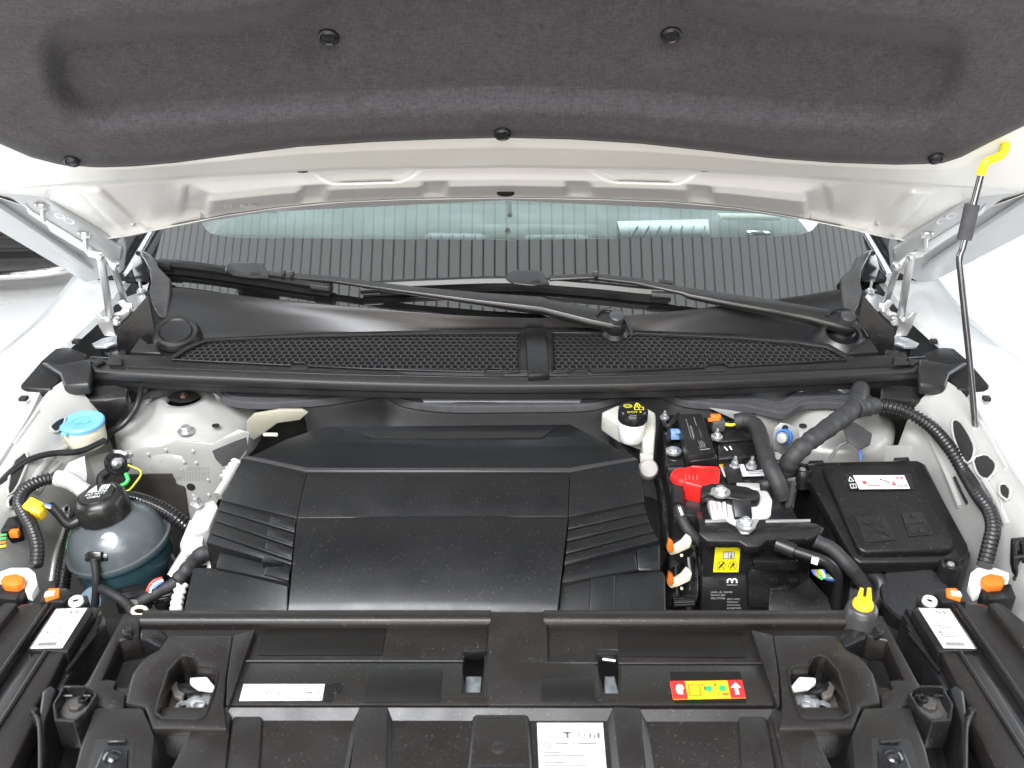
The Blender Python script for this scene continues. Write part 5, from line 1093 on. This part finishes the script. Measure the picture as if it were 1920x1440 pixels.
# rounded rear rim, in two lengths with a flat bridge in the middle
for a, b in ((268, 918), (1022, 1602)):
    p0, p1 = Z(a, 1160, .874), Z(b, 1160, .874)
    n = 24; path = [p0.lerp(p1, k/n) for k in range(n+1)]
    rows = [[q+Vector((0, dy, dz)) for q in path] for dy, dz in ((.014, -.03), (.014, .002), (.0115, .0045), (-.004, .0048), (-.0070, .0030), (-.0090, -.0005), (-.0095, -.005), (-.0070, -.030))]
    r = loft('rear_rim', rows, PAN, fp, smooth=45)
    for e, s in ((path[0], -1), (path[-1], 1)):
        bm = bmesh.new(); slab_bm(bm, [e+Vector((0, dy, dz)) for dy, dz in ((.014, -.03), (.014, .002), (.0115, .0045), (-.004, .0048), (-.0070, .0030), (-.0090, -.0005), (-.0095, -.005), (-.0070, -.030))], .002, ext=Vector((s, 0, 0))); finish('rim_end', bm, PAN, r, .0006)
fs('centre_bridge', [(918, 1146, .879), (1022, 1146, .879), (1026, 1180, .872), (1028, 1240, .8695), (1116, 1243, .8690), (1118, 1322, .8682), (914, 1322, .8682), (913, 1240, .8695), (916, 1180, .872)], 0, .012, bevel=.0025, holes=[[(x, y, .868) for x, y in l] for l in ([(872, 1246), (909, 1246), (903, 1298), (872, 1298)], )] if False else ())
# upper pockets: a lip, a smooth recessed field
fs('pocket_floor', [(470, 1176), (915, 1176), (915, 1214), (868, 1215), (866, 1236), (452, 1238)], .8635, .004, bevel=.001)
fs('smooth_field', [(494, 1180), (724, 1178), (716, 1227), (482, 1228)], .8655, .003, DEC, bevel=.0006)
fs('pocket_floor', [(1030, 1178), (1420, 1180), (1436, 1242), (1162, 1242), (1158, 1218), (1118, 1218), (1118, 1242), (1026, 1242)], .8635, .004, bevel=.001)
fs('smooth_field', [(1158, 1182), (1392, 1184), (1400, 1232), (1162, 1230)], .8655, .003, DEC, bevel=.0006)
tube('pocket_lip', [Z(452, 1239.5, .867), Z(868, 1239.5, .867)], .0016, PAN, fp, straight=True, seg=8); tube('pocket_lip', [Z(1022, 1243, .867), Z(1120, 1243, .867)], .0016, PAN, fp, straight=True, seg=8); tube('pocket_lip', [Z(1160, 1243.5, .867), Z(1432, 1243.5, .867)], .0016, PAN, fp, straight=True, seg=8)
# middle band in front of the pockets
fs('middle_band', [(450, 1242), (868, 1242), (866, 1300), (880, 1304), (908, 1304), (912, 1242), (1016, 1244), (1119, 1246), (1128, 1306), (1164, 1306), (1164, 1246), (1434, 1246), (1452, 1322), (418, 1322)], .8672, .006, bevel=.0015)
fs('smooth_field', [(690, 1254), (830, 1253), (825, 1315), (682, 1315)], .8688, .002, DEC, bevel=.0005); fs('smooth_field', [(1015, 1272), (1114, 1272), (1117, 1316), (1014, 1316)], .8688, .002, DEC, bevel=.0005)
# snap-in tongues in the slots
for pts in ([(874, 1268), (903, 1268), (901, 1298), (870, 1299)], [(1134, 1268), (1152, 1268), (1160, 1300), (1133, 1300)]):
    fs('snap_tongue', pts, .852, .01, mat('worn_black_plastic', (.10, .11, .115), .35, var=.4, vscale=90) if 'worn_black_plastic' not in bpy.data.materials else bpy.data.materials['worn_black_plastic'], bevel=.001)
fs('snap_frame', [(866, 1217), (911, 1215), (911, 1220), (869, 1221)], .871, .012, SAT, bevel=.001); fs('snap_frame', [(1117, 1221), (1156, 1221), (1156, 1226), (1119, 1226)], .871, .012, SAT, bevel=.001)
tube('snap_spring', [Z(1130, 1236, .862), Z(1154, 1239, .862)], .002, STEEL, fp, straight=True, seg=8)
# front pans: bright chamfer falling from the band to a lower floor
def pan(top, bot, floor_y=1560, dz=.008):
    bm = bmesh.new()
    a = [P(p, .8668) for p in top]; b = [P(p, .8668-dz) for p in bot]
    vs = [[bm.verts.new(p) for p in a], [bm.verts.new(p) for p in b]]
    for k in range(len(a)-1): bm.faces.new((vs[0][k], vs[0][k+1], vs[1][k+1], vs[1][k]))
    bmesh.ops.recalc_face_normals(bm, faces=bm.faces)
    return finish('pan_chamfer', bm, PAN, fp, smooth=20)
for top, bot in (([(398, 1470), (421, 1327), (675, 1327), (648, 1470)], [(424, 1470), (434, 1351), (662, 1351), (640, 1470)]),
                 ([(722, 1470), (727, 1327), (1149, 1328), (1166, 1470)], [(732, 1470), (736, 1351), (1138, 1352), (1150, 1470)]),
                 ([(1214, 1470), (1200, 1330), (1452, 1330), (1478, 1470)], [(1232, 1470), (1212, 1353), (1436, 1353), (1458, 1470)])):
    pan(top, bot)
    fs('pan_floor', [bot[0], bot[1], bot[2], bot[3], (bot[3][0], 1560), (bot[0][0], 1560)], .8583, .004, bevel=0)
# ribs between the pans
for pts in ([(672, 1324), (728, 1324), (724, 1480), (650, 1480)], [(1148, 1324), (1202, 1326), (1214, 1480), (1166, 1480)], [(360, 1366), (422, 1322), (432, 1340), (420, 1480), (300, 1480)], [(1450, 1324), (1524, 1366), (1580, 1480), (1478, 1480), (1446, 1340)]):
    fs('pan_rib', pts, .8685, .03, bevel=.003)
fs('front_deck_cover', [(436, 1341), (492, 1341), (484, 1480), (416, 1480)], .8640, .03, bevel=.004)
fs('pan_block', [(886, 1336), (992, 1336), (1002, 1480), (872, 1480)], .866, .036, bevel=.006, seg=3)
lathe('block_dimple', [(0, .001), (.006, .0012), (.009, 0)], Z(935, 1402, .8662), PAN, fp, seg=16)
fs('block_latch', [(888, 1433), (982, 1433), (984, 1480), (884, 1480)], .869, .01, SAT, bevel=.002)
fs('pan_block', [(1384, 1342), (1438, 1342), (1462, 1480), (1392, 1480)], .864, .03, bevel=.004)
# stickers
lb, q = sticker('service_label', [(457, 1284), (609, 1284), (604, 1314), (449, 1315)], .8674, PAPER, fp, label='white service label of five panels with faint red figures')
TINT = mat('pale_cream_print', (.78, .70, .64), .5); marks('label_tint', q, [(.24, .02, .54, .98)], TINT, lb); marks('label_tint', q, [(.76, .02, .99, .98)], TINT, lb)
marks('label_lines', q, [(.235, 0, .24, 1), (.545, 0, .55, 1), (.755, 0, .76, 1)]+ringpoly(.83, .55, .055, .28, .12)+[(.79, .5, .87, .6)], GINK, lb, .0009)
marks('label_figures', q, [linepoly(.27, .4, .34, .7, .025, 5), linepoly(.34, .4, .29, .75, .025, 5), linepoly(.31, .35, .36, .4, .025, 5), linepoly(.44, .35, .48, .75, .025, 5), linepoly(.48, .45, .43, .7, .025, 5), linepoly(.91, .35, .97, .75, .025, 5), linepoly(.96, .45, .91, .75, .025, 5), (.94, .2, .955, .3)], RINK, lb, .0009)
o, q2 = sticker('label_border', [(610, 1284), (628, 1284), (622, 1316), (604, 1316)], .8674, SAT, fp)
lathe('press_stud', [(0, .003), (.003, .0028), (.0035, .001), (.008, .0012), (.0085, 0)], Z(629, 1291, .8676), SAT, fp, seg=20)
o, _ = sticker('label_field', [(1256, 1260), (1388, 1260), (1400, 1318), (1266, 1318)], .8674, DEC, fp, lift=.0003)
lb, q = sticker('rescue_label', [(1256, 1279), (1391, 1277), (1398, 1310), (1262, 1313)], .8685, ORL, fp, lift=.0008, label='red and orange rescue label with white arrow')
marks('label_red', q, [(0, 0, .205, 1)], REDL, lb, .0004); marks('label_red', q, [(.795, 0, 1, 1)], REDL, lb, .0004)
marks('label_white', q, [[(.06, .5), (.075, .28), (.11, .2), (.155, .25), (.175, .45), (.15, .5), (.15, .75), (.08, .72)], [(.82, .45), (.895, .15), (.965, .45), (.915, .42), (.92, .82), (.87, .82), (.875, .42)]], WINK, lb, .0008)
marks('label_green', q, [(.47, .30, .56, .62), (.66, .28, .75, .62)], GRNL, lb, .0008)
marks('label_ink', q, [linepoly(.24, .25, .39, .25, .015), linepoly(.24, .85, .39, .85, .015), linepoly(.24, .25, .24, .85, .006), linepoly(.39, .25, .39, .85, .006), (.425, .2, .445, .32), (.60, .2, .625, .32), (.45, .35, .47, .55), (.51, .62, .52, .75), (.62, .75, .64, .82), (.68, .75, .78, .82)], INK, lb, .0011)
marks('label_yellow', q, [(.28, .38, .35, .72)], YEL, lb, .0008)
lb, q = sticker('data_label', [(1007, 1357), (1130, 1357), (1139, 1470), (1012, 1470)], .8592, PAPER, fp, lift=.0008, label='white data label in the middle front pan')
marks('label_print', q, [(.43, .16, .47, .27), (.38, .16, .52, .19)]+ringpoly(.66, .22, .06, .05, .3)+[(.78, .18, .81, .27), (.84, .21, .87, .27), (.90, .17, .94, .27), (.26, .35, .46, .372), (.60, .35, .88, .372), (.30, .40, .46, .414), (.64, .40, .84, .414)]+ringpoly(.14, .385, .07, .055, .3, 6)+[(.08, .50+.055*k, .34+.5*((k*37) % 10)/10, .518+.055*k) for k in range(9)], GINK, lb)
# raised latch surrounds, one each side, with collar
for sgn in (0, 1):
    M = M2 if sgn else (lambda l: list(l)); side = 'right' if sgn else 'left'
    hl = M(holeL)
    fs('latch_surround', M([(318, 1189), (437, 1190), (424, 1270), (420, 1322), (426, 1366), (285, 1366), (272, 1326), (234, 1318), (248, 1262), (264, 1242), (278, 1228), (298, 1217), (308, 1202)]), .8745, .014, bevel=.004, holes=[hl])
    c0 = sum((Z(x, y, .88) for x, y in hl), Vector())/len(hl)
    outer = [c0+(Z(x, y, .8765)-c0)*1.07 for x, y in hl]
    bm = bmesh.new(); slab_bm(bm, outer, .026, [[Z(x, y, .8765) for x, y in hl]]); finish('latch_collar', bm, PAN, fp, .0015)
    bm = bmesh.new(); pts = [Z(x, y, .872) for x, y in hl]
    top = [bm.verts.new(p) for p in pts]; lo = [bm.verts.new(p+Vector((0, 0, -.07))) for p in pts]
    for k in range(len(pts)): j = (k+1) % len(pts); bm.faces.new((top[k], top[j], lo[j], lo[k]))
    finish('latch_well', bm, SAT, fp, smooth=40)
    fs('surround_slope', M([(437, 1191), (478, 1180), (456, 1240), (428, 1322), (424, 1322), (426, 1270)]), .874, .02, bevel=.002)
    fs('side_rail', M([(232, 1152), (262, 1160), (262, 1192), (222, 1200), (190, 1274), (218, 1278), (212, 1291), (235, 1300), (232, 1330), (200, 1330), (150, 1300), (165, 1278)]), .870, .04, bevel=.003)
    fs('rail_pocket', M([(264, 1178), (300, 1178), (314, 1196), (300, 1214), (262, 1196)]), .872, .06, SAT, bevel=.003)
    fs('rail_clip', M([(230, 1180), (240, 1172), (248, 1180), (246, 1190), (230, 1190)]), .876, .010, GLB, bevel=.001)
    # small bolt well
    wl_ = [(118, 1284), (162, 1285), (178, 1292), (183, 1302), (160, 1336), (138, 1353), (102, 1351), (99, 1320), (110, 1302)]
    oo = M(wl_); cc = sum((Z(x, y, .88) for x, y in oo), Vector())/len(oo)
    bm = bmesh.new(); slab_bm(bm, [Z(x, y, .880) for x, y in oo], .045, [[cc+(Z(x, y, .880)-cc)*.88 for x, y in oo]]); finish('bolt_well', bm, SAT, fp, .001)
    bm = bmesh.new(); slab_bm(bm, [cc+(Z(x, y, .862)-cc)*.93 for x, y in oo], .01); finish('well_floor', bm, mat('dusty_black_plastic', (.035, .032, .03), .6, var=.3, vscale=80) if 'dusty_black_plastic' not in bpy.data.materials else bpy.data.materials['dusty_black_plastic'], fp)
    bp = M([(145, 1328)])[0]
    bolt('well_bolt', Z(bp[0], bp[1], .8625), .009, mat('phosphated_bolt', (.09, .085, .08), .5, .5) if 'phosphated_bolt' not in bpy.data.materials else bpy.data.materials['phosphated_bolt'], fp, h=.008, washer=2.0)
    for (x, y), (x2, y2) in ((M([(114, 1304)])[0], M([(136, 1304)])[0]), (M([(157, 1288)])[0], M([(158, 1304)])[0]), (M([(158, 1304)])[0], M([(170, 1304)])[0])):
        a, b = Z(x, y, .873), Z(x2, y2, .873); tube('well_rib', [a, b], .0018, SAT, fp, straight=True, seg=6)
    r_ = M([(155, 1309)])[0]; lathe('well_boss', [(.0065, -.012), (.006, .0), (.004, .0), (.004, -.01)], Z(r_[0], r_[1], .874), SAT, fp, seg=16)
    # block with snap clip at the bottom
    fs('clip_block', M([(178, 1325), (268, 1325), (290, 1380), (282, 1480), (130, 1480), (150, 1400)]), .874, .05, bevel=.004)
    cp = M([(180, 1386), (252, 1384), (248, 1480), (150, 1480)])
    fs('clip_recess', cp, .8752, .002, DRK, bevel=.0005)
    fs('clip_tongue', M([(192, 1404), (240, 1402), (236, 1480), (160, 1480)]), .880, .008, SAT, bevel=.003); sp = M([(210, 1417)])[0]
    lathe('clip_screw', [(0, .004), (.005, .0035), (.009, .001), (.010, 0)], Z(sp[0], sp[1], .8805), GLB, fp, seg=14)
    fs('clip_bridge', M([(196, 1384), (238, 1383), (236, 1390), (200, 1391)]), .884, .006, SAT, bevel=.0015)
    # latch mechanism seen in the opening
    lt = thing('hood_latch', 'steel and black hood latch mechanism inside the %s oval opening' % side, 'latch', 'hood latches')
    ls = lambda nm, pts, z, th, mt, bev=.002: slab(nm, M(pts), z, th, mt, lt, bevel=bev)
    ls('latch_plate', [(302, 1300), (332, 1296), (340, 1342), (312, 1348), (298, 1338)], .838, .01, mat('dull_latch_steel', (.16, .14, .12), .4, .7, var=.3, vscale=60) if 'dull_latch_steel' not in bpy.data.materials else bpy.data.materials['dull_latch_steel'])
    ls('striker_lever', [(356, 1270), (388, 1268), (404, 1288), (398, 1294), (370, 1290), (356, 1280)], .862, .006, WPLA)
    ls('catch_arm', [(330, 1280), (362, 1278), (378, 1296), (352, 1300), (334, 1292)], .852, .012, GLB)
    ls('steel_cam', [(352, 1300), (398, 1294), (392, 1318), (372, 1334), (348, 1322)], .842, .012, STEEL)
    ls('steel_arm', [(314, 1270), (326, 1268), (346, 1300), (340, 1310), (326, 1306)], .85, .006, mat('dull_latch_steel2', (.2, .18, .16), .4, .7) if 'dull_latch_steel2' not in bpy.data.materials else bpy.data.materials['dull_latch_steel2'], .001)
    for x, y in ((344, 1330), (374, 1328)):
        x, y = M([(x, y)])[0]
        for k in range(3): lathe('spring_coil', [(.009-.001*k, 0), (.010-.001*k, .003), (.009-.001*k, .006), (.006, .006)], Z(x, y, .835+.004*k), STEEL, lt, seg=18)
# yellow capped post at the right end of the rim
yp = thing('capped_post', 'black post with yellow pronged cap at the right end of the panel rim', 'post')
pc = Z(1613, 1158, .876)
lathe('post', [(.026, -.06), (.0245, -.02), (.0215, .010), (.0195, .018), (.016, .021), (.013, .021)], pc, mat('satin_post_plastic', (.035, .035, .037), .34, var=.1), yp, seg=36, smooth=50)
cap = lathe('cap', [(.0135, .019), (.0135, .024), (.012, .027), (.009, .0285), (0, .029)], pc, YELP, yp, seg=30)
for dx in (-.006, .007):
    bm = bmesh.new(); tube_bm(bm, [pc+Vector((dx*.95, 0, .024)), pc+Vector((dx*.9, .002, .034)), pc+Vector((dx*.75, .004, .046))], lambda i: (.0048, .0036, .0025)[i], 10); finish('cap_prong', bm, YELP, cap, smooth=60)
# left and right small rear corner brackets
# ------------------------------------------------------------------ headlamps
for sgn in (0, 1):
    M = M2 if sgn else (lambda l: list(l)); side = 'right' if sgn else 'left'
    hl = thing('headlamp', 'top of the %s headlamp housing, black ribbed plastic with white barcode label' % side, 'headlamp', 'headlamp housings')
    g = lambda nm, pts, z, th=.05, mt=PAN, bev=.003, par=None: slab(nm, M(pts), z, th, mt, par or hl, bevel=bev)
    g('housing', [(-120, 1230), (40, 1130), (100, 1128), (190, 1138), (150, 1205), (122, 1232), (100, 1270), (80, 1300), (60, 1345), (30, 1400), (-10, 1480), (-200, 1480)], .850, .16, GLB, .004)
    g('top_rib', [(36, 1134), (88, 1128), (104, 1132), (40, 1215), (-60, 1360), (-140, 1440), (-140, 1340), (-30, 1220)], .862, .02, PAN, .004)
    g('lens_edge', [(-100, 1215), (10, 1128), (34, 1130), (-20, 1196), (-120, 1330), (-160, 1330)], .872, .03, PAN, .004)
    g('label_bed', [(102, 1138), (172, 1138), (176, 1144), (126, 1222), (60, 1220), (52, 1216)], .864, .03, SAT, .003)
    g('lower_shelf', [(122, 1222), (94, 1278), (62, 1330), (70, 1338), (20, 1440), (-20, 1500), (-110, 1500), (-40, 1380), (20, 1282), (64, 1222)], .862, .03, PAN, .004)
    for a, b in (((92, 1130), (-60, 1350)), ((86, 1222), (-40, 1420))):
        (x0, y0), (x1, y1) = M([a])[0], M([b])[0]
        tube('ridge', [Z(x0, y0, .864), Z(x1, y1, .864)], .0028, PAN, hl, straight=True, seg=10)
    g('side_wall', [(176, 1146), (196, 1150), (150, 1236), (112, 1296), (96, 1290), (126, 1226)], .842, .08, SAT, .004)
    for k in range(3):
        (x0, y0), (x1, y1) = M([(186-k*3, 1160+k*14)])[0], M([(140-k*8, 1240+k*10)])[0]
        tube('wall_rib', [Z(x0, y0, .846), Z(x1, y1, .846)], .003, SAT, hl, straight=True, seg=8)
    g('seal_strip', [(78, 1296), (94, 1284), (104, 1290), (84, 1352), (80, 1480), (70, 1480), (72, 1350)], .868, .08, RUB, .003)
    (x0, y0) = M([(64, 1334)])[0]; lathe('seal_pin', [(0, .004), (.004, .0035), (.0055, 0), (.0055, -.02)], Z(x0, y0, .873), SAT, hl, seg=14)
    tube('seal_edge', [Z(*M([(66, 1340)])[0], .872), Z(*M([(74, 1364)])[0], .872), Z(*M([(76, 1480)])[0], .872)], .0022, RUB, hl, seg=8)
    quad = M([(106, 1143), (164, 1141), (117, 1216), (58, 1217)])
    lb, q = sticker('barcode_label', quad if not sgn else [quad[1], quad[0], quad[3], quad[2]], .8645, PAPER, hl)
    marks('label_print', q, [(.50+.07*i, .06+.03*(i % 3), .55+.07*i, .12+.03*(i % 2)) for i in range(6)]+[(.5, .5, .53, .52), (.2, .6, .24, .63), (.35, .8, .5, .82), (.2, .3, .5, .31), (.2, .36, .45, .37), (.55, .62, .7, .64)]+[(.14+.03*k, .86, .14+.03*k+.012*(1+k % 2), .95) for k in range(20)]+[(.14, .40+.045*k, .36+.08*((k*7) % 5), .416+.045*k) for k in range(8)], GINK, lb)
    # bracket with orange lock behind the lamp
    cl = thing('orange_lock_connector', 'white connector bracket with orange lock behind the %s headlamp' % side, 'connector', 'headlamp connectors')
    k = (lambda nm, pts, z, th, mt, bev=.002: slab(nm, M(pts), z, th, mt, cl, bevel=bev))
    k('bracket', [(-6, 1074), (20, 1064), (54, 1064), (66, 1074), (70, 1096), (58, 1114), (48, 1110), (44, 1086), (26, 1078), (-6, 1086)], .845, .014, WPLA, .004)
    k('lock', [(6, 1078), (30, 1074), (46, 1080), (44, 1090), (32, 1098), (6, 1096), (0, 1088)], .858, .014, ORA, .003)
    k('socket', [(-10, 1094), (30, 1098), (48, 1104), (30, 1124), (-20, 1120)], .846, .03, SAT)
    c2 = thing('lamp_plug', 'small orange tipped lamp plug with white washer above the %s headlamp label' % side, 'plug', 'headlamp plugs')
    k = (lambda nm, pts, z, th, mt, bev=.0015: slab(nm, M(pts), z, th, mt, c2, bevel=bev))
    k('plug_body', [(92, 1104), (126, 1102), (134, 1112), (118, 1128), (74, 1128)], .868, .03, SAT); k('plug_tip', [(92, 1102), (112, 1102), (110, 1114), (84, 1122), (82, 1116)], .874, .010, ORA); k('plug_tag', [(86, 1108), (104, 1107), (100, 1114), (82, 1116)], .8765, .004, PAPER, .0005)
    x0, y0 = M([(143, 1128)])[0]; k('washer_seat', [(126, 1118), (164, 1116), (168, 1128), (150, 1138), (124, 1136)], .862, .02, SAT)
    lathe('washer', [(.005, .0), (.0055, .004), (.009, .004), (.010, .001), (.010, -.002)], Z(x0, y0, .8635), WPLA, c2, seg=22)
# clear ribbed guard at the right edge
gd = thing('wing_guard', 'black ribbed plastic guard at the right picture edge', 'guard')
slab('guard_wall', [Y(x, y, 1.12) for x, y in ((1900, 1016), (1960, 1010), (1960, 1160), (1910, 1130), (1898, 1060))], 0, .01, SAT, gd, ext=Vector((0, 1, 0)))
for k in range(3): tube('guard_rib', [Y(1902+k*16, 1018, 1.115), Y(1908+k*16, 1125, 1.115)], .003, SAT, gd, straight=True, seg=8)
for y in (1045, 1085): tube('guard_rib', [Y(1900, y, 1.114), Y(1960, y-10, 1.114)], .003, SAT, gd, straight=True, seg=8)
# ------------------------------------------------------------------ parked car far left
pk = thing('parked_car', 'front of a dark parked car with horizontal grille bars behind on the left', 'car')
DKP = mat('black_car_paint', (.012, .011, .011), .2, coat=.8)
yy = 4.7
prof = [(4.95, .16), (4.75, .20), (4.68, .30), (4.66, .46), (4.70, .60), (4.80, .78), (5.1, .92), (5.6, .98)]
xs = [-4.6, -4.4, -3.6, -2.9, -2.45, -2.22, -2.1]; cur = [.35, .25, .05, 0, .06, .25, .7]
loft('bumper', [[Vector((x, y+c, z)) for x, c in zip(xs, cur)] for y, z in prof], DKP, pk, smooth=60)
for k in range(7):
    z = .20+.045*k
    tube('grille_bar', [Vector((-3.9, 4.64, z)), Vector((-3.2, 4.60, z)), Vector((-2.55, 4.63, z))], .007 if k else .012, mat('grille_bar_metal', (.05, .047, .047), .25, .6) if 'grille_bar_metal' not in bpy.data.materials else bpy.data.materials['grille_bar_metal'], pk, seg=10, step=.08)
tube('lower_trim', [Vector((-4.2, 4.75, .13)), Vector((-3.2, 4.62, .12)), Vector((-2.6, 4.66, .12)), Vector((-2.25, 4.9, .13))], .022, CHR, pk, seg=12, step=.08)
for x in (-4.3, -2.35):
    w = lathe('wheel', [(.16, -.11), (.30, -.11), (.33, -.08), (.33, .08), (.30, .11), (.16, .11)], Vector((x, 5.5, .33)), RUB, pk, axis=Vector((1, 0, 0)), seg=40); lathe('rim', [(.2, .10), (.17, .08), (.05, .09), (0, .09)], Vector((x, 5.5, .33)), STEEL, w, axis=Vector((1, 0, 0)), seg=30)
loft('underbody', [[Vector((-4.5, 5.0, .22)), Vector((-2.1, 5.0, .22))], [Vector((-4.5, 8.8, .22)), Vector((-2.1, 8.8, .22))]], DRK, pk)
loft('car_side', [[Vector((-2.1, 5.2, .2)), Vector((-2.1, 8.9, .2))], [Vector((-2.02, 5.3, .6)), Vector((-2.02, 8.9, .6))], [Vector((-2.2, 5.5, .98)), Vector((-2.2, 8.9, 1.0))], [Vector((-2.6, 6.2, 1.05)), Vector((-2.6, 8.9, 1.05))], [Vector((-4.0, 6.2, 1.05)), Vector((-4.0, 8.9, 1.05))]], DKP, pk, smooth=50)
for c_ in pk.children:
    for v_ in c_.data.vertices: v_.co += Vector((.42, -.5, 0))
    for g_ in c_.children:
        for v_ in g_.data.vertices: v_.co += Vector((.42, -.5, 0))
# ------------------------------------------------------------------ put every empty at the base of its thing
def subtree(o):
    for c in o.children:
        yield c
        yield from subtree(c)
for r in ROOTS:
    lo = Vector((9e9,)*3); hi = -lo
    for c in subtree(r):
        if c.type == 'MESH':
            for v in c.data.vertices:
                for i in range(3): lo[i] = min(lo[i], v.co[i]); hi[i] = max(hi[i], v.co[i])
    base = Vector(((lo.x+hi.x)/2, (lo.y+hi.y)/2, lo.z)); r.location = base
    for c in r.children: c.matrix_parent_inverse = Matrix.Translation(-base)
